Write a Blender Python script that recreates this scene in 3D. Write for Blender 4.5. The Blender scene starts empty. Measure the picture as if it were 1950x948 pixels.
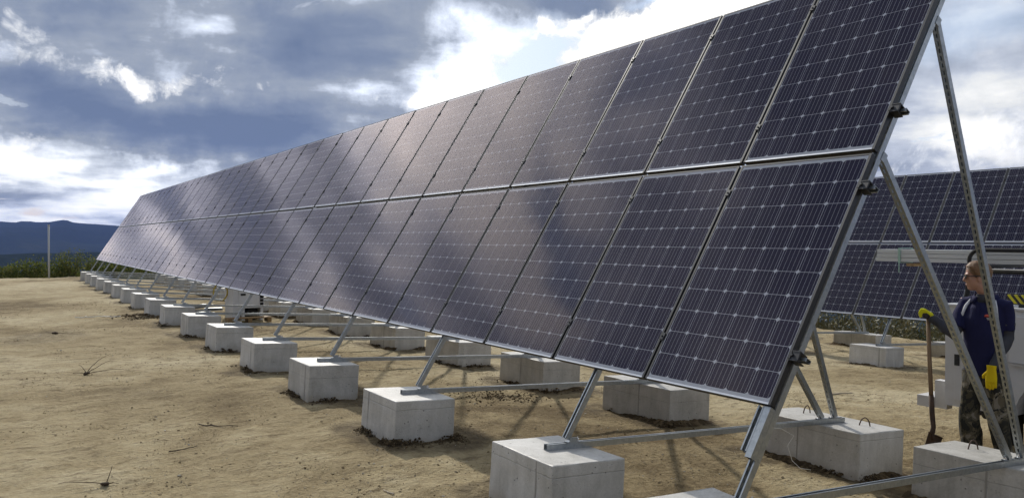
import bpy, bmesh, math, random
import numpy as np
from mathutils import Vector, Matrix, noise as mnoise

scene = bpy.context.scene
COL = scene.collection
R = math.radians
random.seed(7)
rng = np.random.default_rng(7)

# ------------------------------------------------------------------ camera
cam_d = bpy.data.cameras.new("camera")
cam_d.sensor_width = 36.0
cam_d.lens = 28.33
cam_d.clip_start = 0.05
cam_d.clip_end = 40000.0
cam = bpy.data.objects.new("camera", cam_d)
COL.objects.link(cam)
cam.location = (0, 0, 1.8)
cam.rotation_euler = (R(90 - 0.71), 0, R(-32.345))
scene.camera = cam

# ------------------------------------------------------------------ exposure
scene.view_settings.view_transform = 'Standard'
scene.view_settings.look = 'None'
scene.view_settings.exposure = 0.0
scene.view_settings.gamma = 1.0
scene.render.film_transparent = False
scene.cycles.max_bounces = 8
scene.cycles.transparent_max_bounces = 12
scene.cycles.volume_bounces = 0
scene.cycles.caustics_reflective = False
scene.cycles.caustics_refractive = False

# ------------------------------------------------------------------ sun
SUN = Vector((0.39, 1.38, 1.0)).normalized()
sun_d = bpy.data.lights.new("sun", 'SUN')
sun_d.energy = 3.1
sun_d.angle = R(1.3)
sun_d.color = (1.0, 0.95, 0.87)
sun = bpy.data.objects.new("sun", sun_d)
COL.objects.link(sun)
sun.rotation_euler = SUN.to_track_quat('Z', 'Y').to_euler()

# ------------------------------------------------------------------ world
world = bpy.data.worlds.new("World")
scene.world = world
world.use_nodes = True
WT = world.node_tree
WT.nodes.clear()


class G:
    """tiny node-graph helper"""
    def __init__(self, tree):
        self.t = tree

    def n(self, kind, **kw):
        nd = self.t.nodes.new(kind)
        for k, v in kw.items():
            setattr(nd, k, v)
        return nd

    def put(self, sock, val):
        if val is None:
            return
        if isinstance(val, bpy.types.NodeSocket):
            self.t.links.new(val, sock)
        else:
            sock.default_value = val

    def m(self, op, a, b=None, c=None, clamp=False):
        nd = self.n('ShaderNodeMath', operation=op, use_clamp=clamp)
        self.put(nd.inputs[0], a)
        self.put(nd.inputs[1], b)
        self.put(nd.inputs[2], c)
        return nd.outputs[0]

    def v(self, op, a, b=None, s=None):
        nd = self.n('ShaderNodeVectorMath', operation=op)
        self.put(nd.inputs[0], a)
        self.put(nd.inputs[1], b)
        if s is not None:
            self.put(nd.inputs['Scale'], s)
        return nd.outputs['Value'] if op in ('DOT_PRODUCT', 'LENGTH') else nd.outputs['Vector']

    def noise(self, vec, scale, detail=5.0, rough=0.55, dist=0.0, color=False):
        nd = self.n('ShaderNodeTexNoise')
        self.put(nd.inputs['Vector'], vec)
        nd.inputs['Scale'].default_value = scale
        nd.inputs['Detail'].default_value = detail
        nd.inputs['Roughness'].default_value = rough
        nd.inputs['Distortion'].default_value = dist
        return nd.outputs['Color'] if color else nd.outputs['Fac']

    def ramp(self, fac, stops, interp='LINEAR'):
        nd = self.n('ShaderNodeValToRGB')
        cr = nd.color_ramp
        cr.interpolation = interp
        while len(cr.elements) < len(stops):
            cr.elements.new(0.5)
        for e, (p, c) in zip(cr.elements, stops):
            e.position = p
            e.color = (c[0], c[1], c[2], 1) if len(c) == 3 else c
        self.put(nd.inputs[0], fac)
        return nd.outputs[0]

    def mix(self, fac, a, b, blend='MIX'):
        nd = self.n('ShaderNodeMix', data_type='RGBA', blend_type=blend)
        self.put(nd.inputs[0], fac)
        self.put(nd.inputs[6], a if isinstance(a, bpy.types.NodeSocket) else (*a[:3], 1))
        self.put(nd.inputs[7], b if isinstance(b, bpy.types.NodeSocket) else (*b[:3], 1))
        return nd.outputs[2]

    def mapr(self, x, a, b, c, d):
        nd = self.n('ShaderNodeMapRange')
        self.put(nd.inputs[0], x)
        for i, q in zip((1, 2, 3, 4), (a, b, c, d)):
            nd.inputs[i].default_value = q
        return nd.outputs[0]


def build_sky():
    g = G(WT)
    tc = g.n('ShaderNodeTexCoord')
    d = g.v('NORMALIZE', tc.outputs['Generated'])
    sep = g.n('ShaderNodeSeparateXYZ')
    g.put(sep.inputs[0], d)
    x, y, z = sep.outputs
    zc = g.m('MAXIMUM', z, 0.0)
    # cloud sheet seen in perspective: stretched towards the horizon
    inv = g.m('DIVIDE', 1.0, g.m('ADD', zc, 0.16))
    cmb = g.n('ShaderNodeCombineXYZ')
    g.put(cmb.inputs[0], g.m('MULTIPLY', x, inv))
    g.put(cmb.inputs[1], g.m('MULTIPLY', y, inv))
    g.put(cmb.inputs[2], g.m('MULTIPLY', zc, 1.4))
    P = cmb.outputs[0]
    big = g.noise(P, 1.15, 5, 0.5, 0.35)
    fine = g.noise(P, 3.0, 7, 0.52, 0.25)
    puff = g.noise(d, 11.0, 8, 0.62, 0.3)
    # azimuth / elevation in degrees, with a wobble so that cloud banks get ragged edges
    az = g.m('MULTIPLY', g.m('ARCTAN2', x, y), 57.2958)
    el = g.m('MULTIPLY', g.m('ARCSINE', z), 57.2958)
    w1 = g.v('SUBTRACT', g.noise(d, 9.0, 7, 0.6, color=True), (0.5, 0.5, 0.5))
    ae = g.n('ShaderNodeCombineXYZ')
    g.put(ae.inputs[0], az)
    g.put(ae.inputs[1], el)
    AE = g.v('ADD', ae.outputs[0], g.v('MULTIPLY', w1, (11.0, 6.5, 0.0)))

    def bank(a0, e0, sa, se, tilt=0.0):
        q = g.v('SUBTRACT', AE, (a0, e0, 0.0))
        if tilt:
            nd = g.n('ShaderNodeVectorRotate', rotation_type='Z_AXIS')
            g.put(nd.inputs['Vector'], q)
            nd.inputs['Angle'].default_value = R(-tilt)
            q = nd.outputs[0]
        q = g.v('MULTIPLY', q, (1.0 / sa, 1.0 / se, 0.0))
        return g.m('EXPONENT', g.m('MULTIPLY', g.v('DOT_PRODUCT', q, q), -1.0))

    # c : thickness-to-brightness coordinate of the cloud (0 dark blue grey .. 1 sunlit white)
    sd = g.v('DOT_PRODUCT', d, tuple(SUN))
    glow = g.m('POWER', g.m('MAXIMUM', sd, 0.0), 6.0)
    c = g.m('ADD', 0.47, g.m('MULTIPLY', g.m('SUBTRACT', big, 0.5), 1.25))
    c = g.m('ADD', c, g.m('MULTIPLY', g.m('SUBTRACT', fine, 0.5), 0.55))
    c = g.m('ADD', c, g.m('MULTIPLY', g.m('SUBTRACT', puff, 0.5), 0.42))
    c = g.m('ADD', c, g.m('MULTIPLY', glow, 0.12))
    banks = [
        # az, el, sa, se, tilt, amount
        (9.5, 7.4, 8.0, 1.8, 0, -0.36),     # dark belly of the long bank, left
        (17.5, 8.0, 6.5, 2.4, 0, -0.32),
        (3.0, 9.2, 4.0, 1.4, 0, -0.26),
        (10.0, 9.5, 13.0, 5.0, 0, -0.10),
        (18.0, 13.6, 8.0, 2.6, 0, -0.06),
        (12.0, 14.4, 6.5, 2.0, 0, -0.20),
        (19.5, 11.0, 3.5, 1.6, 0, -0.16),
        (-4.0, 4.2, 20.0, 1.5, 0, 0.11),     # light below the bank, towards the horizon
        (9.5, 4.4, 5.0, 0.9, -8, 0.13),
        (22.5, 14.0, 5.0, 3.6, 0, -0.22),
        (27.5, 16.8, 5.0, 2.2, 0, -0.24),
        (34.5, 17.0, 4.0, 2.0, 0, -0.22),
        (-2.0, 1.9, 22.0, 1.4, 0, 0.12),
        (63.0, 5.0, 8.0, 3.6, 0, 0.26),     # pale cloud on the right
        (62.5, 10.5, 6.0, 3.0, 0, 0.24),
    ]
    for a0, e0, sa, se, tl, amt in banks:
        c = g.m('ADD', c, g.m('MULTIPLY', bank(a0, e0, sa, se, tl), amt))
    cloud = g.ramp(c, [
        (0.04, (0.128, 0.172, 0.272)), (0.24, (0.188, 0.233, 0.328)), (0.40, (0.288, 0.328, 0.400)),
        (0.55, (0.420, 0.455, 0.520)), (0.70, (0.630, 0.640, 0.635)), (0.84, (0.820, 0.810, 0.780)),
        (1.0, (1.05, 1.03, 0.98))])
    # sunlit cumulus heads and torn bright rims with crisp outlines
    heads = [
        (0.2, 12.6, 2.4, 1.5, -30, 0.40),
        (4.4, 11.2, 3.2, 1.2, -24, 0.36),
        (9.0, 10.4, 2.8, 0.7, -6, 0.52),
        (13.5, 10.8, 4.0, 0.9, 4, 0.30),
        (0.6, 5.3, 2.6, 0.55, 0, 0.58),
        (26.8, 11.2, 3.0, 0.9, 22, 0.95),
        (30.2, 13.0, 1.5, 1.5, 35, 1.0),
        (25.5, 9.7, 1.9, 0.6, 5, 0.85),
        (29.6, 9.9, 1.9, 0.8, 5, 0.95),
        (38.5, 13.3, 2.6, 1.5, 10, 1.0),
        (42.0, 14.2, 4.0, 1.7, 12, 1.1),
        (48.0, 15.8, 5.0, 2.0, 8, 1.1),
        (36.0, 15.2, 1.4, 0.7, 20, 0.8),
        (33.6, 14.8, 1.0, 0.6, 30, 0.8),
        (63.5, 5.6, 6.0, 1.8, 0, 0.62),
    ]
    hsum = 0.0
    for a0, e0, sa, se, tl, amt in heads:
        hsum = g.m('ADD', hsum, g.m('MULTIPLY', bank(a0, e0, sa, se, tl), amt))
    curd = g.noise(d, 26.0, 8, 0.66, 0.5)
    hk = g.m('ADD', hsum, g.m('MULTIPLY', g.m('SUBTRACT', curd, 0.5), 1.5))
    hmask = g.mapr(hk, 0.32, 0.72, 0.0, 1.0)
    hcol = g.ramp(g.m('ADD', hk, g.m('MULTIPLY', g.m('SUBTRACT', puff, 0.5), 1.2)), [(0.25, (0.70, 0.73, 0.78)), (0.75, (1.05, 1.04, 1.01)), (1.0, (1.3, 1.28, 1.24))])
    # warm the low clouds a little
    low = g.m('MULTIPLY', bank(3.0, 4.0, 11.0, 2.0), 0.55)
    cloud = g.mix(low, cloud, g.mix(1.0, cloud, (1.02, 0.99, 0.88), 'MULTIPLY'))
    # thin cloud near the sun passes more light
    thin = g.mapr(c, 0.40, 0.62, 0.0, 1.0)
    boost = g.m('ADD', 1.0, g.m('MULTIPLY', g.m('MULTIPLY', glow, thin), 2.4))
    cloud = g.v('SCALE', cloud, None, boost)
    # clear gaps show the blue sky
    sky = g.n('ShaderNodeTexSky', sky_type='NISHITA')
    sky.sun_disc = False
    sky.sun_elevation = math.asin(SUN.z)
    sky.sun_rotation = math.atan2(SUN.x, SUN.y)
    sky.air_density = 1.2
    sky.dust_density = 1.5
    gap = g.m('MULTIPLY', bank(34.3, 12.6, 3.0, 2.4, 20), 1.5)
    gap = g.m('ADD', gap, g.m('MULTIPLY', bank(43.5, 16.2, 3.2, 0.7, 0), 0.9))
    gap = g.m('ADD', gap, g.m('MULTIPLY', bank(62.5, 12.8, 7.0, 2.4, 0), 0.42))
    gap = g.m('ADD', gap, g.m('MULTIPLY', bank(1.0, 2.8, 3.0, 0.8, 0), 0.25))
    gap = g.m('ADD', gap, g.mapr(g.noise(P, 1.5, 6, 0.6, 0.5), 0.60, 0.68, 0.0, 0.75))
    gap = g.m('SUBTRACT', gap, bank(11.0, 9.5, 13.0, 6.0, 0))
    gap = g.mapr(gap, 0.15, 0.75, 0.0, 1.0)
    # Background strength stays at 0.1, cloud radiance is given in the same units as the sky texture
    cl = g.v('SCALE', cloud, None, 10.0)
    hd_ = g.v('SCALE', hcol, None, 10.0)
    skyc = g.v('SCALE', sky.outputs[0], None, 1.0)
    skyc = g.mix(0.55, skyc, (4.2, 5.6, 8.0))
    out = g.mix(hmask, g.mix(gap, cl, skyc), hd_)
    bg = g.n('ShaderNodeBackground')
    g.put(bg.inputs[0], out)
    bg.inputs[1].default_value = 0.125
    wo = g.n('ShaderNodeOutputWorld')
    WT.links.new(bg.outputs[0], wo.inputs[0])


build_sky()

# ------------------------------------------------------------------ materials


def mat(name, color=(0.5, 0.5, 0.5), rough=0.6, metal=0.0, build=None):
    m = bpy.data.materials.new(name)
    m.use_nodes = True
    b = m.node_tree.nodes['Principled BSDF']
    b.inputs['Base Color'].default_value = (*color, 1)
    b.name = 'Principled BSDF'
    b.inputs['Roughness'].default_value = rough
    b.inputs['Metallic'].default_value = metal
    if build:
        build(G(m.node_tree), b)
    return m


def bump(g, b, h, strength, dist):
    nd = g.n('ShaderNodeBump')
    nd.inputs['Strength'].default_value = strength
    nd.inputs['Distance'].default_value = dist
    g.put(nd.inputs['Height'], h)
    g.t.links.new(nd.outputs[0], b.inputs['Normal'])


def obj_co(g):
    return g.n('ShaderNodeTexCoord').outputs['Object']


def pos(g):
    return g.n('ShaderNodeNewGeometry').outputs['Position']


def b_ground(g, b):
    p = pos(g)
    a = g.noise(p, 0.22, 5, 0.6, 0.5)
    m_ = g.noise(p, 1.7, 6, 0.62, 0.4)
    st = g.noise(g.v('MULTIPLY', p, (1.0, 3.2, 1.0)), 2.6, 6, 0.65, 0.8)
    f = g.noise(p, 24.0, 5, 0.65)
    ff = g.noise(p, 95.0, 3, 0.6)
    k = g.m('ADD', g.m('MULTIPLY', g.m('ADD', g.m('MULTIPLY', g.m('SUBTRACT', a, 0.5), 2.5), 0.47), 0.40), g.m('MULTIPLY', m_, 0.34))
    k = g.m('ADD', k, g.m('MULTIPLY', f, 0.26))
    k = g.m('ADD', g.m('MULTIPLY', g.m('SUBTRACT', k, 0.49), 1.55), 0.53)
    col = g.ramp(k, [(0.28, (0.165, 0.120, 0.060)), (0.40, (0.280, 0.217, 0.117)),
                     (0.52, (0.375, 0.300, 0.170)), (0.72, (0.505, 0.425, 0.268))])
    clump = g.noise(p, 7.5, 6, 0.7, 0.9)
    dk = g.m('MULTIPLY', g.mapr(st, 0.46, 0.64, 0.0, 1.0), g.mapr(clump, 0.44, 0.60, 0.12, 0.85))
    col = g.mix(dk, col, (0.120, 0.084, 0.042))
    spk = g.mapr(ff, 0.66, 0.74, 0.0, 0.6)
    col = g.mix(spk, col, (0.07, 0.05, 0.03))
    lt = g.mapr(g.noise(p, 60.0, 2, 0.5), 0.69, 0.76, 0.0, 0.7)
    col = g.mix(lt, col, (0.42, 0.37, 0.28))
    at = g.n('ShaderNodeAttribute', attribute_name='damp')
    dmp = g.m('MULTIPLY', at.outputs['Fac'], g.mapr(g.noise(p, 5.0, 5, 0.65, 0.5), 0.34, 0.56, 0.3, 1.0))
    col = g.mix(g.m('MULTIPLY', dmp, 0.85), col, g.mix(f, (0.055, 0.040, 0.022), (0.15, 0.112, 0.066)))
    g.put(b.inputs['Base Color'], col)
    b.inputs['Roughness'].default_value = 0.96
    b.inputs['Specular IOR Level'].default_value = 0.15
    h = g.m('ADD', g.m('MULTIPLY', m_, 0.6), g.m('MULTIPLY', f, 0.62))
    h = g.m('ADD', h, g.m('MULTIPLY', ff, 0.16))
    h = g.m('ADD', h, g.m('MULTIPLY', clump, 0.5))
    h = g.m('ADD', h, g.m('MULTIPLY', st, 0.6))
    # tyre tread pressed along the row direction
    sp = g.n('ShaderNodeSeparateXYZ')
    g.put(sp.inputs[0], g.v('ADD', p, g.v('MULTIPLY', g.v('SUBTRACT', g.noise(p, 1.3, 3, 0.5, color=True), (0.5, 0.5, 0.5)), (0.35, 0.10, 0.0))))
    tread = None
    for xc in (-0.55, 1.28, 8.9, 10.6):
        wband = g.mapr(g.m('ABSOLUTE', g.m('SUBTRACT', sp.outputs[0], xc)), 0.11, 0.18, 1.0, 0.0)
        tread = wband if tread is None else g.m('MAXIMUM', tread, wband)
    tread = g.m('MULTIPLY', tread, g.mapr(g.noise(p, 0.7, 4, 0.6), 0.46, 0.60, 0.0, 1.0))
    bars = g.m('SINE', g.m('MULTIPLY', g.m('ADD', sp.outputs[1], g.m('MULTIPLY', g.m('ABSOLUTE', g.m('SUBTRACT', g.m('FRACT', g.m('MULTIPLY', sp.outputs[0], 2.7)), 0.5)), 0.12)), 62.0))
    h = g.m('ADD', h, g.m('MULTIPLY', g.m('MULTIPLY', tread, bars), 0.05))
    bump(g, b, h, 0.9, 0.06)


def b_concrete(g, b):
    p = obj_co(g)
    info = g.n('ShaderNodeObjectInfo')
    rnd = info.outputs['Random']
    off = g.n('ShaderNodeCombineXYZ')
    g.put(off.inputs[0], g.m('MULTIPLY', rnd, 37.0))
    g.put(off.inputs[1], g.m('MULTIPLY', rnd, 91.0))
    q = g.v('ADD', p, off.outputs[0])
    a = g.noise(q, 2.6, 7, 0.66, 0.5)
    s = g.noise(g.v('MULTIPLY', q, (5.0, 5.0, 0.9)), 2.5, 5, 0.6)
    f = g.noise(q, 70.0, 4, 0.6)
    k = g.m('ADD', g.m('MULTIPLY', a, 0.5), g.m('ADD', g.m('MULTIPLY', s, 0.3), g.m('MULTIPLY', f, 0.2)))
    k = g.m('ADD', k, g.m('MULTIPLY', g.m('SUBTRACT', rnd, 0.5), 0.08))
    col = g.ramp(k, [(0.32, (0.305, 0.292, 0.258)), (0.5, (0.470, 0.452, 0.410)), (0.66, (0.60, 0.582, 0.540))])
    vo = g.n('ShaderNodeTexVoronoi', feature='F1')
    g.put(vo.inputs['Vector'], q)
    vo.inputs['Scale'].default_value = 17.0
    vo.inputs['Randomness'].default_value = 1.0
    pr = g.m('MULTIPLY', g.mapr(vo.outputs['Distance'], 0.07, 0.14, 1.0, 0.0),
             g.mapr(g.noise(q, 5.0, 3, 0.6), 0.42, 0.55, 0.0, 1.0))
    vo2 = g.n('ShaderNodeTexVoronoi', feature='F1')
    g.put(vo2.inputs['Vector'], q)
    vo2.inputs['Scale'].default_value = 48.0
    pr2 = g.m('MULTIPLY', g.mapr(vo2.outputs['Distance'], 0.09, 0.19, 1.0, 0.0),
              g.mapr(g.noise(q, 7.0, 3, 0.6), 0.45, 0.58, 0.0, 0.9))
    pore = g.m('MAXIMUM', pr, pr2)
    col = g.mix(g.m('MULTIPLY', pore, 0.7), col, (0.10, 0.095, 0.085))
    # lift line of the second pour, and the dusty foot
    sep = g.n('ShaderNodeSeparateXYZ')
    g.put(sep.inputs[0], p)
    zz = g.m('ADD', sep.outputs[2], g.m('MULTIPLY', g.m('SUBTRACT', g.noise(q, 6.0, 4, 0.6), 0.5), 0.018))
    ln = g.mapr(g.m('ABSOLUTE', g.m('SUBTRACT', zz, g.m('ADD', -0.145, g.m('MULTIPLY', rnd, 0.11)))), 0.0015, 0.005, 0.34, 0.0)
    col = g.mix(ln, col, (0.20, 0.19, 0.17))
    dust = g.mapr(g.m('ADD', sep.outputs[2], g.m('MULTIPLY', g.noise(q, 4.0, 4, 0.6), 0.16)), -0.36, -0.22, 0.6, 0.0)
    col = g.mix(dust, col, (0.30, 0.235, 0.145))
    g.put(b.inputs['Base Color'], col)
    b.inputs['Roughness'].default_value = 0.52
    b.inputs['Specular IOR Level'].default_value = 0.5
    h = g.m('SUBTRACT', g.m('ADD', g.m('MULTIPLY', f, 0.25), g.m('MULTIPLY', a, 0.3)), g.m('MULTIPLY', pore, 1.2))
    h = g.m('SUBTRACT', h, ln)
    bump(g, b, h, 0.5, 0.012)


def b_galv(g, b):
    p = obj_co(g)
    info = g.n('ShaderNodeObjectInfo')
    vo = g.n('ShaderNodeTexVoronoi', feature='F1')
    g.put(vo.inputs['Vector'], p)
    vo.inputs['Scale'].default_value = 60.0
    a = g.noise(p, 9.0, 5, 0.6)
    sp = g.n('ShaderNodeSeparateColor')
    g.put(sp.inputs[0], vo.outputs['Color'])
    k = g.m('ADD', g.m('MULTIPLY', sp.outputs[0], 0.22), g.m('MULTIPLY', a, 0.68))
    k = g.m('ADD', k, g.m('MULTIPLY', g.m('SUBTRACT', info.outputs['Random'], 0.5), 0.12))
    col = g.ramp(k, [(0.25, (0.30, 0.325, 0.34)), (0.55, (0.40, 0.425, 0.44)), (0.8, (0.50, 0.52, 0.53))])
    g.put(b.inputs['Base Color'], col)
    b.inputs['Metallic'].default_value = 0.92
    g.put(b.inputs['Roughness'], g.mapr(k, 0.2, 0.8, 0.44, 0.30))
    bump(g, b, a, 0.08, 0.004)


def b_cell(g, b):
    uv = g.n('ShaderNodeTexCoord').outputs['UV']
    sep = g.n('ShaderNodeSeparateXYZ')
    g.put(sep.inputs[0], uv)
    u = sep.outputs[0]
    fr = g.m('ABSOLUTE', g.m('SUBTRACT', g.m('FRACT', g.m('MULTIPLY', u, 5.0)), 0.5))
    bus = g.mapr(fr, 0.022, 0.030, 1.0, 0.0)
    isl = g.n('ShaderNodeNewGeometry').outputs['Random Per Island']
    oi = g.n('ShaderNodeObjectInfo').outputs['Random']
    pan = g.m('MULTIPLY', g.m('FLOOR', sep.outputs[1]), 0.1)
    rr = g.m('ADD', g.m('MULTIPLY', g.m('FRACT', g.m('ADD', isl, oi)), 0.5), g.m('MULTIPLY', pan, 0.5))
    base = g.ramp(rr, [(0.0, (0.0055, 0.0045, 0.036)), (0.5, (0.0085, 0.0055, 0.042)), (1.0, (0.0150, 0.0070, 0.040))])
    g.put(b.inputs['Base Color'], g.mix(bus, base, (0.80, 0.79, 0.84)))
    b.inputs['Roughness'].default_value = 0.5
    b.inputs['Specular IOR Level'].default_value = 0.12


def b_glass(g, b):
    # solar glass: clear, faintly textured, with a thin film of dust
    nt = g.t
    p = pos(g)
    du = g.noise(p, 2.3, 5, 0.6, 0.6)
    gl = g.n('ShaderNodeBsdfGlossy')
    g.put(gl.inputs['Roughness'], g.mapr(du, 0.3, 0.7, 0.05, 0.10))
    gl.inputs['Color'].default_value = (1, 0.89, 0.90, 1)
    tr = g.n('ShaderNodeBsdfTransparent')
    df = g.n('ShaderNodeBsdfDiffuse')
    df.inputs['Color'].default_value = (0.52, 0.47, 0.42, 1)
    fr = g.n('ShaderNodeFresnel')
    fr.inputs['IOR'].default_value = 1.36   # anti-reflective coated
    m0 = g.n('ShaderNodeMixShader')
    g.put(m0.inputs[0], g.mapr(du, 0.35, 0.75, 0.002, 0.010))
    nt.links.new(tr.outputs[0], m0.inputs[1])
    nt.links.new(df.outputs[0], m0.inputs[2])
    m1 = g.n('ShaderNodeMixShader')
    nt.links.new(fr.outputs[0], m1.inputs[0])
    nt.links.new(m0.outputs[0], m1.inputs[1])
    nt.links.new(gl.outputs[0], m1.inputs[2])
    out = nt.nodes['Material Output']
    nt.links.new(m1.outputs[0], out.inputs[0])


def b_soil(g, b):
    p = pos(g)
    isl = g.n('ShaderNodeNewGeometry').outputs['Random Per Island']
    k = g.m('ADD', g.m('MULTIPLY', isl, 0.55), g.m('MULTIPLY', g.noise(p, 14.0, 4, 0.6), 0.45))
    g.put(b.inputs['Base Color'], g.ramp(k, [(0.15, (0.040, 0.028, 0.016)), (0.55, (0.100, 0.072, 0.040)), (0.9, (0.21, 0.155, 0.09))]))
    b.inputs['Roughness'].default_value = 0.97
    b.inputs['Specular IOR Level'].default_value = 0.1
    bump(g, b, g.noise(p, 60.0, 4, 0.7), 0.8, 0.02)


def b_clod(g, b):
    isl = g.n('ShaderNodeNewGeometry').outputs['Random Per Island']
    g.put(b.inputs['Base Color'], g.ramp(isl, [(0.0, (0.15, 0.108, 0.058)), (0.35, (0.29, 0.225, 0.128)),
                                               (0.85, (0.28, 0.232, 0.155)), (1.0, (0.44, 0.41, 0.35))]))
    b.inputs['Roughness'].default_value = 0.95
    b.inputs['Specular IOR Level'].default_value = 0.15


def b_leaf(g, b):
    isl = g.n('ShaderNodeNewGeometry').outputs['Random Per Island']
    p = pos(g)
    k = g.m('ADD', g.m('MULTIPLY', isl, 0.5), g.m('MULTIPLY', g.noise(p, 0.9, 3, 0.6), 0.5))
    g.put(b.inputs['Base Color'], g.ramp(k, [(0.2, (0.045, 0.066, 0.018)), (0.45, (0.095, 0.118, 0.030)),
                                             (0.65, (0.150, 0.160, 0.044)), (0.85, (0.23, 0.20, 0.075))]))
    b.inputs['Roughness'].default_value = 0.7
    b.inputs['Specular IOR Level'].default_value = 0.2
    nt = g.t
    tl = g.n('ShaderNodeBsdfTranslucent')
    nt.links.new(b.inputs['Base Color'].links[0].from_socket, tl.inputs['Color'])
    mx = g.n('ShaderNodeMixShader')
    mx.inputs[0].default_value = 0.45
    nt.links.new(b.outputs[0], mx.inputs[1])
    nt.links.new(tl.outputs[0], mx.inputs[2])
    nt.links.new(mx.outputs[0], nt.nodes['Material Output'].inputs[0])


def b_hill(g, b):
    p = pos(g)
    a = g.noise(p, 0.0016, 7, 0.6, 0.3)
    c = g.noise(p, 0.02, 5, 0.65)
    k = g.m('ADD', g.m('MULTIPLY', a, 0.6), g.m('MULTIPLY', c, 0.4))
    g.put(b.inputs['Base Color'], g.ramp(k, [(0.35, (0.011, 0.017, 0.010)), (0.55, (0.020, 0.028, 0.015)), (0.75, (0.045, 0.050, 0.026))]))
    b.inputs['Roughness'].default_value = 1.0
    b.inputs['Specular IOR Level'].default_value = 0.0
    bump(g, b, c, 0.6, 12.0)


def b_paint(col, rough=0.35, dirt=0.25, dcol=(0.33, 0.26, 0.17)):
    def f(g, b):
        p = obj_co(g)
        k = g.noise(p, 3.0, 6, 0.65, 0.4)
        sep = g.n('ShaderNodeSeparateXYZ')
        g.put(sep.inputs[0], pos(g))
        lowdirt = g.mapr(sep.outputs[2], 0.1, 0.6, dirt, dirt * 0.25)
        g.put(b.inputs['Base Color'], g.mix(g.m('MULTIPLY', g.mapr(k, 0.35, 0.7, 0.2, 1.0), lowdirt), col, dcol))
        g.put(b.inputs['Roughness'], g.mapr(k, 0.3, 0.7, rough, rough + 0.2))
    return f


def b_camo(g, b):
    p = obj_co(g)
    n1 = g.noise(g.v('MULTIPLY', p, (1, 1, 0.75)), 9.0, 3, 0.55, 0.8)
    n2 = g.noise(g.v('ADD', p, (3, 7, 1)), 15.0, 3, 0.55, 0.6)
    c = g.ramp(n1, [(0.0, (0.020, 0.019, 0.013)), (0.44, (0.055, 0.048, 0.028)), (0.53, (0.120, 0.100, 0.062)), (0.60, (0.20, 0.175, 0.13))], 'CONSTANT')
    c = g.mix(g.mapr(n2, 0.56, 0.58, 0.0, 1.0), c, (0.016, 0.016, 0.012))
    g.put(b.inputs['Base Color'], c)
    b.inputs['Roughness'].default_value = 0.9
    bump(g, b, g.noise(p, 14.0, 4, 0.6, 0.8), 0.5, 0.02)


def b_cloth(col, var=0.2):
    def f(g, b):
        p = obj_co(g)
        k = g.noise(p, 8.0, 5, 0.6, 0.6)
        g.put(b.inputs['Base Color'], g.mix(g.mapr(k, 0.35, 0.65, 0.0, var), col, tuple(min(1, c * 1.9 + 0.004) for c in col)))
        b.inputs['Roughness'].default_value = 0.85
        b.inputs['Specular IOR Level'].default_value = 0.2
        bump(g, b, g.noise(g.v('MULTIPLY', p, (1, 1, 0.5)), 11.0, 4, 0.6, 1.0), 0.5, 0.02)
    return f


def b_wood(c1, c2, sc=(30, 30, 2)):
    def f(g, b):
        p = obj_co(g)
        k = g.noise(g.v('MULTIPLY', p, sc), 1.0, 5, 0.6, 0.4)
        g.put(b.inputs['Base Color'], g.ramp(k, [(0.3, c1), (0.7, c2)]))
        b.inputs['Roughness'].default_value = 0.75
    return f


def b_stripe(g, b):
    p = obj_co(g)
    sep = g.n('ShaderNodeSeparateXYZ')
    g.put(sep.inputs[0], p)
    s = g.m('FRACT', g.m('MULTIPLY', g.m('ADD', sep.outputs[1], g.m('MULTIPLY', sep.outputs[2], -0.8)), 16.0))
    g.put(b.inputs['Base Color'], g.mix(g.m('GREATER_THAN', s, 0.5), (0.62, 0.55, 0.03), (0.03, 0.03, 0.03)))
    b.inputs['Roughness'].default_value = 0.5


M = {}
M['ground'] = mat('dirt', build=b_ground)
M['concrete'] = mat('concrete', build=b_concrete)
M['seam'] = mat('formwork_seam', (0.31, 0.295, 0.262), 0.9)
M['galv'] = mat('galvanised_steel', build=b_galv)
M['lip'] = mat('glint_lip_and_trim', (0.62, 0.63, 0.65), 0.33, 0.75)  # bottom lip's sky glint put into the colour; shared with the truck trim
M['edge'] = mat('dark_anodised_lip', (0.022, 0.022, 0.024), 0.5, 0.0)
M['black'] = mat('black_anodised', (0.012, 0.012, 0.014), 0.42, 0.0)
M['backsheet'] = mat('white_backsheet', (0.84, 0.85, 0.87), 0.6)
M['cell'] = mat('solar_cell', build=b_cell)
M['newgalv'] = mat('fresh_galvanised_steel', (0.66, 0.68, 0.69), 0.5, 0.35)
M['glass'] = mat('solar_glass', build=b_glass)
M['soil'] = mat('damp_soil', build=b_soil)
M['clod'] = mat('dry_clods', build=b_clod)
M['leaf'] = mat('brush_leaves', build=b_leaf)
M['dryleaf'] = mat('dry_brush', build=lambda g, b: (g.put(b.inputs['Base Color'], g.ramp(g.m('ADD', g.m('MULTIPLY', g.n('ShaderNodeNewGeometry').outputs['Random Per Island'], 0.5), g.m('MULTIPLY', g.noise(pos(g), 0.8, 3, 0.6), 0.5)), [(0.2, (0.055, 0.058, 0.022)), (0.5, (0.125, 0.120, 0.045)), (0.8, (0.22, 0.18, 0.085))]))))
M['hill'] = mat('forested_hills', build=b_hill)
M['rebar'] = mat('rusty_rebar', (0.10, 0.065, 0.045), 0.7, 0.3)
M['dark'] = mat('dark_steel', (0.035, 0.037, 0.04), 0.5, 0.3)
M['zinc'] = mat('zinc_bolt', (0.75, 0.76, 0.78), 0.25, 0.9)
M['twig'] = mat('dead_root', (0.055, 0.035, 0.02), 0.9)
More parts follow.
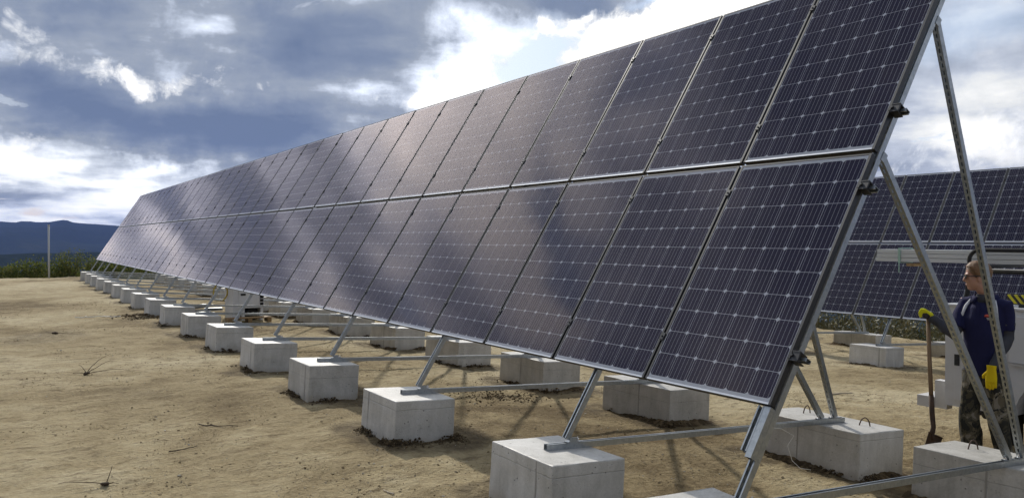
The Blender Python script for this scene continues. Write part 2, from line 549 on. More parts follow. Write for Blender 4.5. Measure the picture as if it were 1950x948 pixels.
M['white'] = mat('white_truck_paint', build=b_paint((0.66, 0.67, 0.68), 0.32, 0.35))
M['cabinet'] = mat('cabinet_paint', build=b_paint((0.78, 0.79, 0.80), 0.4, 0.2))
M['rubber'] = mat('rubber', (0.018, 0.018, 0.018), 0.85)
M['chrome'] = mat('chrome', (0.6, 0.6, 0.6), 0.2, 1.0)
M['window'] = mat('tinted_window', (0.02, 0.025, 0.03), 0.06)
M['skin'] = mat('skin', (0.43, 0.235, 0.165), 0.5)
M['lips'] = mat('lips', (0.34, 0.13, 0.105), 0.5)
M['hair'] = mat('hair', (0.18, 0.09, 0.035), 0.6, build=lambda g, b: (g.put(b.inputs['Base Color'], g.ramp(g.noise(g.v('MULTIPLY', obj_co(g), (40, 40, 160)), 1.0, 4, 0.6, 0.5), [(0.3, (0.09, 0.046, 0.019)), (0.7, (0.27, 0.145, 0.062))])), bump(g, b, g.noise(g.v('MULTIPLY', obj_co(g), (60, 60, 220)), 1.0, 3, 0.6), 0.6, 0.006)))
M['navy'] = mat('navy_polo', build=b_cloth((0.013, 0.014, 0.052)))
M['greycloth'] = mat('grey_sleeve', build=b_cloth((0.050, 0.052, 0.062)))
M['whitecloth'] = mat('white_trim', (0.62, 0.63, 0.66), 0.8)
M['camo'] = mat('camouflage_trousers', build=b_camo)
M['glove'] = mat('yellow_glove', build=b_cloth((0.74, 0.74, 0.03), 0.1))
M['glove2'] = mat('golden_glove', build=b_cloth((0.66, 0.47, 0.01), 0.1))
M['palm'] = mat('glove_palm', (0.03, 0.025, 0.03), 0.8)
M['boot'] = mat('boot_leather', (0.035, 0.026, 0.018), 0.7)
M['red'] = mat('red_print', (0.6, 0.09, 0.05), 0.7)
M['handle'] = mat('ash_handle', build=b_wood((0.15, 0.095, 0.055), (0.27, 0.185, 0.11)))
M['rust'] = mat('rusty_shovel', build=b_wood((0.035, 0.022, 0.014), (0.10, 0.055, 0.03), (14, 14, 14)))
M['pallet'] = mat('pallet_wood', build=b_wood((0.20, 0.12, 0.05), (0.42, 0.28, 0.13), (3, 30, 30)))
M['yellow'] = mat('yellow_hose', (0.55, 0.42, 0.03), 0.5)
M['strap'] = mat('green_strap', (0.33, 0.50, 0.42), 0.7)
M['stripe'] = mat('hazard_stripes', build=b_stripe)
M['pole'] = mat('white_pole', (0.42, 0.43, 0.43), 0.6)
M['tape'] = mat('white_string', (0.7, 0.68, 0.62), 0.8)
M['string'] = mat('chalky_string', (0.82, 0.80, 0.74), 0.9)
M['stick'] = mat('bleached_stick', (0.42, 0.35, 0.25), 0.9)
M['bark'] = mat('shrub_bark', (0.07, 0.05, 0.035), 0.9)

# ------------------------------------------------------------------ helpers


class MB:
    """collects geometry for one mesh"""
    def __init__(self):
        self.v, self.f, self.mi, self.uv = [], [], [], None

    def add(self, vs, fs, mi=0):
        o = len(self.v)
        self.v += [tuple(p) for p in vs]
        self.f += [tuple(i + o for i in q) for q in fs]
        self.mi += list(mi) if isinstance(mi, (list, tuple)) else [mi] * len(fs)
        return self

    def box(self, lo, hi, mi=0, T=None, top=None):
        x0, y0, z0 = lo
        x1, y1, z1 = hi
        vs = [(x0, y0, z0), (x1, y0, z0), (x1, y1, z0), (x0, y1, z0), (x0, y0, z1), (x1, y0, z1), (x1, y1, z1), (x0, y1, z1)]
        if T is not None:
            vs = [T @ Vector(p) for p in vs]
        ms = [mi] * 6
        if top is not None:
            ms[1] = top
        return self.add(vs, [(0, 3, 2, 1), (4, 5, 6, 7), (0, 1, 5, 4), (1, 2, 6, 5), (2, 3, 7, 6), (3, 0, 4, 7)], ms)

    def prism(self, poly, z0, z1, mi=0, T=None):
        n = len(poly)
        vs = [(p[0], p[1], z0) for p in poly] + [(p[0], p[1], z1) for p in poly]
        if T is not None:
            vs = [T @ Vector(p) for p in vs]
        fs = [tuple(range(n - 1, -1, -1)), tuple(range(n, 2 * n))]
        fs += [(i, (i + 1) % n, n + (i + 1) % n, n + i) for i in range(n)]
        return self.add(vs, fs, mi)

    def tube(self, path, r, n=8, mi=0, cap=True):
        path = [Vector(p) for p in path]
        rs = r if isinstance(r, (list, tuple)) else [r] * len(path)
        t0 = (path[1] - path[0]).normalized()
        a = Vector((0, 0, 1)) if abs(t0.z) < 0.9 else Vector((1, 0, 0))
        u = t0.cross(a).normalized()
        vs, fs = [], []
        for i, p in enumerate(path):
            t = (path[min(i + 1, len(path) - 1)] - path[max(i - 1, 0)]).normalized()
            u = (u - t * u.dot(t)).normalized()
            w = t.cross(u)
            for k in range(n):
                an = 2 * math.pi * k / n
                vs.append(p + (u * math.cos(an) + w * math.sin(an)) * rs[i])
        for i in range(len(path) - 1):
            for k in range(n):
                fs.append((i * n + k, i * n + (k + 1) % n, (i + 1) * n + (k + 1) % n, (i + 1) * n + k))
        if cap:
            fs.append(tuple(range(n - 1, -1, -1)))
            e = (len(path) - 1) * n
            fs.append(tuple(range(e, e + n)))
        return self.add(vs, fs, mi)

    def loft(self, rings, n=20, mi=0, sq=2.0):
        """rings: (centre, axis_u, axis_v) with axis lengths = radii; superellipse exponent sq"""
        vs, fs = [], []
        for c, u, w in rings:
            c, u, w = Vector(c), Vector(u), Vector(w)
            for k in range(n):
                an = 2 * math.pi * k / n
                cc, ss = math.cos(an), math.sin(an)
                cc = math.copysign(abs(cc) ** (2 / sq), cc)
                ss = math.copysign(abs(ss) ** (2 / sq), ss)
                vs.append(c + u * cc + w * ss)
        L = len(rings)
        for i in range(L - 1):
            for k in range(n):
                fs.append((i * n + k, i * n + (k + 1) % n, (i + 1) * n + (k + 1) % n, (i + 1) * n + k))
        fs.append(tuple(range(n - 1, -1, -1)))
        fs.append(tuple(range((L - 1) * n, L * n)))
        return self.add(vs, fs, mi)

    def ball(self, c, r, T=None, nu=16, nv=10, mi=0):
        c = Vector(c)
        r = Vector(r) if not isinstance(r, (int, float)) else Vector((r, r, r))
        vs, fs = [], []
        for j in range(nv + 1):
            th = math.pi * j / nv
            for i in range(nu):
                ph = 2 * math.pi * i / nu
                p = Vector((r.x * math.sin(th) * math.cos(ph), r.y * math.sin(th) * math.sin(ph), r.z * math.cos(th)))
                if T is not None:
                    p = T @ p
                vs.append(c + p)
        for j in range(nv):
            for i in range(nu):
                fs.append((j * nu + i, (j + 1) * nu + i, (j + 1) * nu + (i + 1) % nu, j * nu + (i + 1) % nu))
        return self.add(vs, fs, mi)

    def mesh(self, name, mats, smooth=False):
        me = bpy.data.meshes.new(name)
        me.from_pydata(self.v, [], self.f)
        for m in (mats if isinstance(mats, (list, tuple)) else [mats]):
            me.materials.append(m)
        if any(self.mi):
            me.polygons.foreach_set('material_index', self.mi)
        if smooth:
            me.polygons.foreach_set('use_smooth', [True] * len(me.polygons))
        me.update()
        return me


def link(name, me, parent=None, mw=None):
    o = bpy.data.objects.new(name, me)
    COL.objects.link(o)
    if parent is not None:
        o.parent = parent
    W = mw if mw is not None else Matrix.Identity(4)
    if parent is not None:
        o.matrix_local = WORLD[parent.name].inverted() @ W
    else:
        o.matrix_local = W
    WORLD[o.name] = W
    return o


WORLD = {}


def empty(name, loc, label, cat, group=None, rz=0.0):
    o = bpy.data.objects.new(name, None)
    COL.objects.link(o)
    o.empty_display_size = 0.2
    W = Matrix.Translation(Vector(loc)) @ Matrix.Rotation(rz, 4, 'Z')
    o.matrix_local = W
    WORLD[o.name] = W
    tag(o, label, cat, group)
    return o


def tag(o, label=None, cat=None, group=None, kind=None):
    if label:
        o['label'] = label
    if cat:
        o['category'] = cat
    if group:
        o['group'] = group
    if kind:
        o['kind'] = kind
    return o


def frame_mat(origin, a, b, c):
    m = Matrix.Identity(4)
    for i, v in enumerate((a, b, c)):
        m[0][i], m[1][i], m[2][i] = v
    m[0][3], m[1][3], m[2][3] = origin
    return m


ORD = ['nearest', 'second', 'third', 'fourth', 'fifth', 'sixth', 'seventh', 'eighth', 'ninth', 'tenth', 'eleventh', 'twelfth',
       'thirteenth', 'fourteenth', 'fifteenth', 'sixteenth', 'farthest']

# ------------------------------------------------------------------ ground height


def smooth(t):
    t = np.clip(t, 0, 1)
    return t * t * (3 - 2 * t)


def vnoise(x, y, seed):
    """vectorised value noise"""
    xi, yi = np.floor(x).astype(np.int64), np.floor(y).astype(np.int64)
    xf, yf = x - xi, y - yi
    xf, yf = xf * xf * (3 - 2 * xf), yf * yf * (3 - 2 * yf)

    def h(a, b):
        n = (a * 374761393 + b * 668265263 + seed * 1442695041) & 0x7fffffff
        n = ((n ^ (n >> 13)) * 1274126177) & 0x7fffffff
        n = ((n ^ (n >> 16)) * 668265263) & 0x7fffffff
        return (n & 0xffff) / 65535.0
    return (h(xi, yi) * (1 - xf) + h(xi + 1, yi) * xf) * (1 - yf) + (h(xi, yi + 1) * (1 - xf) + h(xi + 1, yi + 1) * xf) * yf - 0.5


def fbm(x, y, f, seed, octv=4, gain=0.5):
    s, a = 0, 1.0
    for i in range(octv):
        s = s + a * vnoise(x * f, y * f, seed + i * 17)
        f *= 2.03
        a *= gain
    return s


def gz(x, y, rough=True):
    x = np.asarray(x, float)
    y = np.asarray(y, float)
    t = x - 2.9
    z = np.where(t > 0, np.where(t < 4.1, -0.063 * t, -0.2583 - 0.045 * (t - 4.1)), -0.012 * np.minimum(-t, 12) * 0)
    # the pad ends in a bank beyond the far end and behind the second array
    e1 = np.maximum(0, y - 44.2 - 1.2 * vnoise(x * 0.15, y * 0, 5))
    e2 = np.maximum(0, x - 21.0 - 1.5 * vnoise(y * 0.12, x * 0, 9))
    e3 = np.maximum(0, -x - 34.0)
    z = z - 0.30 * e1 - 0.22 * e2 - 0.25 * e3
    if rough:
        z = z + 0.035 * fbm(x, y, 0.35, 3, 3) + 0.015 * fbm(x, y, 1.6, 11, 3) + 0.019 * fbm(x, y, 5.0, 23, 4, 0.72)
    return z


def gz1(x, y):
    return float(gz(np.array([x]), np.array([y]))[0])


# ------------------------------------------------------------------ ground sheet (polar grid round the viewer)


def grid_mesh(name, X, Y, Z, m, wrap, smooth_=True):
    nr, na = X.shape
    v = np.stack([X, Y, Z], -1).reshape(-1, 3)
    i = np.arange(nr - 1)[:, None]
    k = np.arange(na if wrap else na - 1)[None, :]
    k2 = (k + 1) % na
    q = np.stack([i * na + k, i * na + k2, (i + 1) * na + k2, (i + 1) * na + k], -1).reshape(-1, 4)
    me = bpy.data.meshes.new(name)
    me.vertices.add(len(v))
    me.vertices.foreach_set('co', v.ravel())
    me.loops.add(q.size)
    me.loops.foreach_set('vertex_index', q.ravel())
    me.polygons.add(len(q))
    me.polygons.foreach_set('loop_start', np.arange(len(q)) * 4)
    me.polygons.foreach_set('loop_total', np.full(len(q), 4))
    me.polygons.foreach_set('use_smooth', np.full(len(q), smooth_))
    me.materials.append(m)
    me.update(calc_edges=True)
    return me


az_f = np.arange(-12, 80, 0.16)
az_c = np.arange(80, 348, 3.0)
AZ = np.radians(np.concatenate([az_f, az_c]))
rr = [0.4]
while rr[-1] < 74:
    rr.append(rr[-1] * (1.10 if rr[-1] < 2.5 else 1.0115 if rr[-1] < 25 else 1.018))
rr = np.array([0.02] + rr)
RR, AA = np.meshgrid(rr, AZ, indexing='ij')
GX, GY = RR * np.sin(AA), RR * np.cos(AA)
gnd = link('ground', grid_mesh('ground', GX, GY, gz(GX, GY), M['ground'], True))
tag(gnd, kind='structure')

# far terrain: valley, near ridge, mountain range (one sheet out to the horizon)
prof = [(-30, .95), (-20, 1.02), (-14, .92), (-8, 1.0), (-4, .93), (-0.1, 1.03), (.7, .97), (1.0, 1.05), (1.6, 1.05), (1.8, 1.0), (2.5, 1.02), (3.2, 1.16), (3.5, 1.12),
        (3.8, 1.0), (4.4, .95), (5.0, .92), (6.3, .82), (9, .7), (14, .75), (20, .6), (30, .7), (45, .55), (60, .6), (75, .5), (100, .6),
        (180, .7), (330, .95)]
az_h = np.concatenate([np.arange(-12, 80, 0.25), np.arange(80, 348, 3.0)])
rh = np.concatenate([np.geomspace(52, 1500, 40), np.geomspace(1560, 2600, 30), np.geomspace(2700, 5200, 18), np.geomspace(5300, 9500, 50)])
RH, AH = np.meshgrid(rh, np.radians(az_h), indexing='ij')
HX, HY = RH * np.sin(AH), RH * np.cos(AH)
top = np.interp(np.degrees(AH), [p[0] for p in prof], [p[1] for p in prof])
fl = -16 - 150 * smooth((RH - 60) / 1200)
ridge = np.exp(-((RH - 2150) / 330) ** 2) * (166 - 34.5 + 14 * fbm(HX, HY, 1 / 900., 31, 4) + 0.7 * np.degrees(AH).clip(-10, 12))
mount = smooth((RH - 3800) / 3700) * (166 + np.tan(np.radians(top)) * 7600)
mount = mount + smooth((RH - 3600) / 1500) * 130 * fbm(HX, HY, 1 / 1500., 41, 5) * smooth((7400 - RH) / 1500)
HZ = fl + ridge + mount + 5 * fbm(HX, HY, 1 / 120., 51, 3) * smooth((RH - 200) / 400) * smooth((7300 - RH) / 600)
HZ = HZ - smooth((RH - 7600) / 2500) * 500
hills = link('hills', grid_mesh('hills', HX, HY, HZ + 1.8, M['hill'], True))
tag(hills, kind='structure')

# air between here and the mountains
hz = MB().box((-9800, -9800, -700), (9800, 9800, 340)).mesh('haze', [])
hm = bpy.data.materials.new('haze_air')
hm.use_nodes = True
hn = hm.node_tree
hn.nodes.clear()
pv = hn.nodes.new('ShaderNodeVolumePrincipled')
pv.inputs['Color'].default_value = (0.28, 0.42, 1.0, 1)
pv.inputs['Density'].default_value = 5.4e-5
ho = hn.nodes.new('ShaderNodeOutputMaterial')
hn.links.new(pv.outputs[0], ho.inputs['Volume'])
hz.materials.append(hm)
haze = link('haze', hz)
tag(haze, kind='stuff')

# ------------------------------------------------------------------ solar arrays
TILT = R(57.49)
ROW = Vector((0, 1, 0))
V = Vector((math.cos(TILT), 0, math.sin(TILT)))
N = Vector((-math.sin(TILT), 0, math.cos(TILT)))
PW, PH, PD, PITCH, RGAP = 0.992, 1.65, 0.038, 1.012, 0.03
CP = 0.1585
CW = 0.1552


def frame_mesh():
    mb = MB()
    w = 0.011
    ws = 0.0155
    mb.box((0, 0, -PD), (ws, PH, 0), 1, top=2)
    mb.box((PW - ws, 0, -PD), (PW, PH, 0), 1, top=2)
    mb.box((ws, 0, -PD), (PW - ws, w, 0), 1, top=0)  # bottom bar: reflected sky painted as a paler top face on a black frame
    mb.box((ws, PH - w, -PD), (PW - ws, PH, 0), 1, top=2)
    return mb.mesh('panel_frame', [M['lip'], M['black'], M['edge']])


def sheet(name, c, m):
    w = 0.0105
    return MB().add([(0.0152, w, c), (PW - 0.0152, w, c), (PW - 0.0152, PH - w, c), (0.0152, PH - w, c)], [(0, 1, 2, 3)]).mesh(name, m)


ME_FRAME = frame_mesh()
ME_BACK = MB().box((0.0157, 0.0112, -0.009), (PW - 0.0157, PH - 0.0112, -0.0045)).mesh('backsheet', M['backsheet'])
ME_GLASS = sheet('glass', -0.0012, M['glass'])
CH = 0.0135
OCT = [(CH, 0), (CW - CH, 0), (CW, CH), (CW, CW - CH), (CW - CH, CW), (CH, CW), (0, CW - CH), (0, CH)]


def add_uv(me, per=None):
    uv = me.uv_layers.new(name='UVMap')
    return uv


def cell_mesh():
    me = MB().prism(OCT, -0.0044, -0.0038).mesh('cell', M['cell'])
    uv = me.uv_layers.new(name='UVMap')
    for lp in me.loops:
        co = me.vertices[lp.vertex_index].co
        uv.data[lp.index].uv = (co.x / CW, co.y / CW * 0.98 + 0.01 + 4)
    return me


ME_CELL = cell_mesh()
MX = (PW - 6 * CP + (CP - CW)) / 2
MY = (PH - 10 * CP + (CP - CW)) / 2


def channel(L, depth=0.041, width=0.041, slots=False, m='galv'):
    """strut channel along +z, centred, open towards +y"""
    mb = MB()
    hw, hd, t, lip, turn = width / 2, depth / 2, 0.0028, 0.0095, 0.007
    for s in (-1, 1):
        poly = [(hw, -hd + t), (hw, hd), (hw - lip, hd), (hw - lip, hd - turn), (hw - lip + t, hd - turn), (hw - lip + t, hd - t), (hw - t, hd - t), (hw - t, -hd + t)]
        if s < 0:
            poly = [(-p[0], p[1]) for p in poly][::-1]
        mb.prism(poly, 0, L)
    if not slots:
        mb.box((-hw, -hd, 0), (hw, -hd + t, L))
    else:
        sw = 0.0058
        mb.box((-hw, -hd, 0), (-sw, -hd + t, L))
        mb.box((sw, -hd, 0), (hw, -hd + t, L))
        p = 0.0476
        k = 0
        z = 0.0
        while z < L:
            mb.box((-sw, -hd, z), (sw, -hd + t, min(z + p - 0.0285, L)))
            z += p
    return mb.mesh('strut_channel', M[m])


_chan = {}


def place_channel(name, p0, p1, opn, parent, depth=0.041, slots=False, m='galv'):
    p0, p1, opn = Vector(p0), Vector(p1), Vector(opn)
    w = (p1 - p0)
    L = round(w.length, 3)
    w.normalize()
    o = (opn - w * opn.dot(w)).normalized()
    key = (L, depth, slots, m)
    if key not in _chan:
        _chan[key] = channel(L, depth, 0.041, slots, m)
    return link(name, _chan[key], parent, frame_mat(p0, o.cross(w), o, w))


ME_CLAMP = MB().box((-0.0095, -0.028, -0.03), (0.0095, 0.028, 0.002)).box((-0.019, -0.022, 0.0021), (0.019, 0.022, 0.0075)).prism(
    [(0.006 * math.cos(a * math.pi / 3), 0.006 * math.sin(a * math.pi / 3)) for a in range(6)], 0.0076, 0.014).mesh('clamp', M['black'])


def end_clamp_mesh():
    mb = MB()
    mb.box((-0.055, -0.03, -0.062), (-0.004, -0.024, 0.004))
    mb.box((-0.055, 0.024, -0.062), (-0.004, 0.030, 0.004))
    mb.box((-0.0545, -0.0238, -0.010), (-0.004, 0.0238, 0.002))
    mb.box((-0.006, -0.02, 0.0025), (0.010, 0.02, 0.007))
    mb.prism([(-0.012 + 0.008 * math.cos(a * math.pi / 3), 0.008 * math.sin(a * math.pi / 3)) for a in range(6)], 0.0045, 0.013)
    return mb.mesh('end_clamp', M['black'])


ME_ECLAMP = end_clamp_mesh()


def foot_mesh():
    """angle bracket that holds a strut on the base rail, with its bolt"""
    mb = MB()
    mb.box((-0.045, -0.021, 0), (0.075, 0.021, 0.005))
    mb.box((-0.03, -0.0255, 0.0), (0.03, -0.0212, 0.035))
    for x in (0.055,):
        mb.prism([(x + 0.012 * math.cos(a * math.pi / 3), 0.012 * math.sin(a * math.pi / 3)) for a in range(6)], 0.005, 0.019, 1)
        mb.prism([(x + 0.005 * math.cos(a * math.pi / 3), 0.005 * math.sin(a * math.pi / 3)) for a in range(6)], 0.019, 0.030, 1)
    return mb.mesh('bracket', [M['galv'], M['zinc']])


ME_FOOT = foot_mesh()


def rail_z(x, dx=0.0, dz=0.0):
    """underside of the base rails = top of the footings"""
    return 0.378 - 0.0613 * (x - dx - 3.1) + dz


def build_array(label, O, c0, c1, frames, near_cells, dx, dz, detail):
    O = Vector(O)
    base = empty('solar_array', (O.x, O.y + c0 * PITCH, gz1(O.x, O.y)), label, 'solar array')
    cells_v, cells_f, cells_uv = [], [], []
    nv = 0
    rnd = random.Random(3)
    for col in range(c0, c1):
        for row in (0, 1):
            pk = rnd.randint(0, 9)
            og = O + ROW * (col * PITCH + 0.010) + V * (row * (PH + RGAP))
            rx, ry = rnd.gauss(0, 0.0010), rnd.gauss(0, 0.0018)
            T = frame_mat(og, ROW, V, -ROW.cross(V) if ROW.cross(V).dot(N) < 0 else N)
            # keep a right-handed frame: a = ROW, b = V, c = a x b
            c = ROW.cross(V)
            if c.dot(N) < 0:
                T = frame_mat(og + ROW * PW, -ROW, V, N)
            ctr = Matrix.Translation((PW / 2, PH / 2, 0))
            T = T @ ctr @ Matrix.Rotation(rx, 4, 'X') @ Matrix.Rotation(ry, 4, 'Y') @ ctr.inverted()
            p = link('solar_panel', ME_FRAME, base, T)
            link('backsheet', ME_BACK, p, T)
            link('glass', ME_GLASS, p, T)
            single = (col, row) in near_cells
            for i in range(6):
                for j in range(10):
                    off = Matrix.Translation((MX + i * CP, MY + j * CP, 0))
                    if single:
                        link('cell', ME_CELL, p, T @ off)
                    else:
                        TT = T @ off
                        for q in OCT:
                            w = TT @ Vector((q[0], q[1], -0.0038))
                            cells_v.append(tuple(w))
                            cells_uv.append((q[0] / CW, q[1] / CW * 0.98 + 0.01 + pk))
                        cells_f.append(tuple(range(nv, nv + 8)))
                        nv += 8
    me = bpy.data.meshes.new('cell')
    me.from_pydata(cells_v, [], cells_f)
    uv = me.uv_layers.new(name='UVMap')
    li = np.zeros(len(me.loops), dtype=np.int64)
    me.loops.foreach_get('vertex_index', li)
    uv.data.foreach_set('uv', np.array(cells_uv)[li].ravel())
    me.materials.append(M['cell'])
    st = link('cell', me, base)
    st['kind'] = 'stuff'
    # purlins along the row, clamped to the panels
    y0, y1 = O.y + c0 * PITCH, O.y + c1 * PITCH
    pts = [0.30, 1.42, 1.98, 3.08]
    for t in pts:
        a = O + V * t - N * 0.0495
        place_channel('purlin', (a.x, y0 - 0.075, a.z), (a.x, y1 + 0.075, a.z), -V, base, depth=0.0215)
        for col in range(c0 + 1, c1):
            link('clamp', ME_CLAMP, base, frame_mat(O + ROW * (col * PITCH) + V * t, -ROW, V, N))
        link('end_clamp', ME_ECLAMP, base, frame_mat(Vector((O.x, y0 + 0.008, O.z)) + V * t, ROW, -V, N))
    # frames
    for k, y in enumerate(frames):
        base_o = Vector((O.x, y, O.z))
        ctr = -N * 0.0825
        place_channel('rafter', base_o + V * -0.515 + ctr, base_o + V * 3.33 + ctr, N, base, slots=(detail and k < 2))
        x0, x1 = 3.085 + dx, 6.29 + dx
        place_channel('base_rail', (x0, y, rail_z(x0, dx, dz) + 0.0205), (x1, y, rail_z(x1, dx, dz) + 0.0205), (0, 0, 1), base)
        rt = lambda x: rail_z(x, dx, dz) + 0.0412
        for t, xb in ((1.70, 5.99 + dx), (2.76, 6.17 + dx)):
            p0 = base_o + V * t - N * 0.125
            p1 = Vector((xb, y, rt(xb) + 0.012))
            place_channel('strut', p0, p1, (1, 0, 0.5), base, slots=(detail and k < 3))
            sl = Matrix.Rotation(0.0613, 4, 'Y')
            link('bracket', ME_FOOT, base, Matrix.Translation((xb + 0.02, y - 0.0, rt(xb) + 0.0008)) @ sl @ Matrix.Rotation(math.pi, 4, 'Z'))
            # hinge plate on the rafter
            q = base_o + V * t - N * 0.106
            hp = MB().box((-0.0245, -0.03, -0.032), (-0.0212, 0.03, 0.012)).box((0.0212, -0.03, -0.032), (0.0245, 0.03, 0.012)) if 'hinge' not in _chan else None
            if hp:
                _chan['hinge'] = hp.mesh('hinge_plate', M['galv'])
            link('hinge_plate', _chan['hinge'], base, frame_mat(q, -ROW, V, N))
        xf = base_o.x + (V * -0.515 + ctr).x
        link('bracket', ME_FOOT, base, Matrix.Translation((xf + 0.045, y, rt(xf + 0.045) + 0.0008)) @ Matrix.Rotation(0.0613, 4, 'Y'))
        if detail and k == 0:
            # slotted splice lapped on the lower end of the end rafter, and the slotted strip up the top panel
            ctr2 = base_o + N * -0.0405
            place_channel('splice', ctr2 + V * -0.30 + ROW * 0.0, ctr2 + V * -0.005, -N, base)
            ctr3 = base_o + N * -0.045 + ROW * 0.047
            place_channel('splice', ctr3 + V * -0.27, ctr3 + V * -0.005, N, base, slots=True)
            ctr4 = base_o + N * -0.0498
            place_channel('slotted_strip', ctr4 + V * 2.03, ctr4 + V * 3.04, ROW, base, depth=0.0205, slots=True)
    return base


O1 = (3.461, 2.878, 0.9157)
FR1 = [2.915] + [4.45 + 2.318 * k for k in range(16)]
build_array('long two-row solar array in the foreground receding to the left', O1, 0, 36, FR1,
            {(0, 0), (0, 1), (1, 0), (1, 1), (2, 0)}, 0, 0, True)
O2 = (14.16, 9.81, 0.3245)
DX2, DZ2 = 10.72, -0.578
FR2 = [9.06 + 2.318 * k for k in range(-1, 5)]
build_array('second solar array standing behind the worker and the white truck', O2, -5, 6, [4.95] + FR2[:4], set(), DX2, DZ2, False)

# ------------------------------------------------------------------ concrete footings


def block_mesh(w, l, h, seed, seam):
    """cast footing, origin at the top centre; slightly chipped arrises, a formwork seam"""
    r = random.Random(seed)
    bm = bmesh.new()
    bmesh.ops.create_cube(bm, size=1.0)
    for v in bm.verts:
        v.co = Vector((v.co.x * w, v.co.y * l, (v.co.z - 0.5) * h))
    bmesh.ops.subdivide_edges(bm, edges=bm.edges[:], cuts=5, use_grid_fill=True)
    ed = [e for e in bm.edges if len(e.link_faces) == 2 and e.calc_face_angle() > 1.0]
    bmesh.ops.bevel(bm, geom=ed, offset=0.009, segments=2, affect='EDGES', profile=0.6)
    sd = Vector((r.random() * 50, r.random() * 50, 0))
    for v in bm.verts:
        n1 = mnoise.noise_vector(v.co * 3.0 + sd) * 0.006 + mnoise.noise_vector(v.co * 14.0 + sd) * 0.0035
        if abs(v.co.z) < 1e-4:
            n1.z = 0
        v.co += n1
    # formwork seams: shallow ribs on the long face and the end
    for (sx, sy, big) in ((-1, 0, True),):
        x = -w / 2
        y = l * (seam - 0.5)
        vs = [bm.verts.new(p) for p in ((x - 0.004, y - 0.006, -0.008), (x - 0.004, y + 0.006, -0.008), (x - 0.004, y + 0.006, -h), (x - 0.004, y - 0.006, -h),
                                        (x + 0.01, y - 0.012, -0.008), (x + 0.01, y + 0.012, -0.008), (x + 0.01, y + 0.012, -h), (x + 0.01, y - 0.012, -h))]
        for f in ((0, 1, 2, 3), (0, 3, 7, 4), (1, 5, 6, 2), (0, 4, 5, 1)):
            bm.faces.new([vs[i] for i in f]).material_index = 1
    bmesh.ops.recalc_face_normals(bm, faces=bm.faces[:])
    me = bpy.data.meshes.new('concrete_block')
    bm.to_mesh(me)
    bm.free()
    me.materials.append(M['concrete'])
    me.materials.append(M['seam'])
    return me


BF = [block_mesh(0.585, 0.745, 0.50, s, q) for s, q in ((1, .18), (2, .24), (3, .8))]
BRr = [block_mesh(0.60, 1.10, 0.52, s, q) for s, q in ((4, .5), (5, .56), (6, .44))]


def loop_mesh():
    pts = [(0, 0.045 * math.cos(a), -0.03 + 0.10 * math.sin(a)) for a in [math.pi * i / 12 for i in range(13)]]
    return MB().tube([(0, 0.046, -0.04)] + pts + [(0, -0.046, -0.04)], 0.0055, 6).mesh('lifting_loop', M['rebar'], True)


ME_LOOP = loop_mesh()
foot_xy = []


def footing(x, y, dx, dz, rear, label, group, idx):
    r = random.Random(idx * 7 + rear)
    me = (BRr if rear else BF)[idx % 3]
    xx, yy = x + r.uniform(-.012, .012), y + (r.uniform(-.03, .03))
    W = Matrix.Translation((xx, yy, rail_z(xx, dx, dz) - 0.0005)) @ Matrix.Rotation(0.0613, 4, 'Y') @ Matrix.Rotation(r.uniform(-.02, .02), 4, 'Z')
    o = link('concrete_block', me, None, W)
    tag(o, label, 'concrete block', group)
    foot_xy.append((xx, yy, 0.60 if rear else 0.585, 1.10 if rear else 0.745))
    if rear:
        for s in (-0.33, 0.30):
            link('lifting_loop', ME_LOOP, o, W @ Matrix.Translation((0.09, s + r.uniform(-.03, .03), 0)) @ Matrix.Rotation(R(60 + r.uniform(-25, 25)), 4, 'Z'))
    return o


for k, y in enumerate(FR1):
    if k == 0:
        lf = 'footing block cut off by the bottom edge under the end rafter of the array'
        lr = 'long footing block with lifting loop at the right edge, in front of the worker'
    else:
        lf = 'short concrete footing in the front row, %s whole one from the camera' % ORD[k - 1]
        lr = 'long concrete footing in the rear row under the array, %s behind the right-edge one' % (['next'] + ORD[1:])[k - 1]
    if k == 16:
        lf = 'farthest concrete footing of the front row, beside the brush at the pad edge'
        lr = 'farthest concrete footing of the rear row under the array'
    footing(3.18, y + 0.022, 0, 0, 0, lf, 'front footings of the near array', k)
    footing(6.245, y + 0.10, 0, 0, 1, lr, 'rear footings of the near array', k)
for k, y in enumerate([4.95] + FR2[:4]):
    nf = ['behind the truck', 'hidden by the white truck body', 'the pale one left of the shovel', 'seen under the end rafter of the near array', 'hidden behind the near array'][k]
    nr = ['behind the truck', 'between the shovel handle and the truck body', 'darker one just behind the pale front footing', 'hidden behind the near array panels', 'farthest left, hidden by the near array'][k]
    footing(3.20 + DX2, y + 0.05, DX2, DZ2, 0, 'footing of the second array, front row, ' + nf, 'front footings of the second array', k + 31)
    footing(6.245 + DX2, y + 0.10, DX2, DZ2, 1, 'footing of the second array, rear row, ' + nr, 'rear footings of the second array', k + 31)

# ------------------------------------------------------------------ clods, damp soil, sticks
ICO = None


def ico():
    global ICO
    if ICO is None:
        bm = bmesh.new()
        bmesh.ops.create_icosphere(bm, subdivisions=1, radius=1.0)
        ICO = (np.array([v.co[:] for v in bm.verts]), np.array([[v.index for v in f.verts] for f in bm.faces]))
        bm.free()
    return ICO


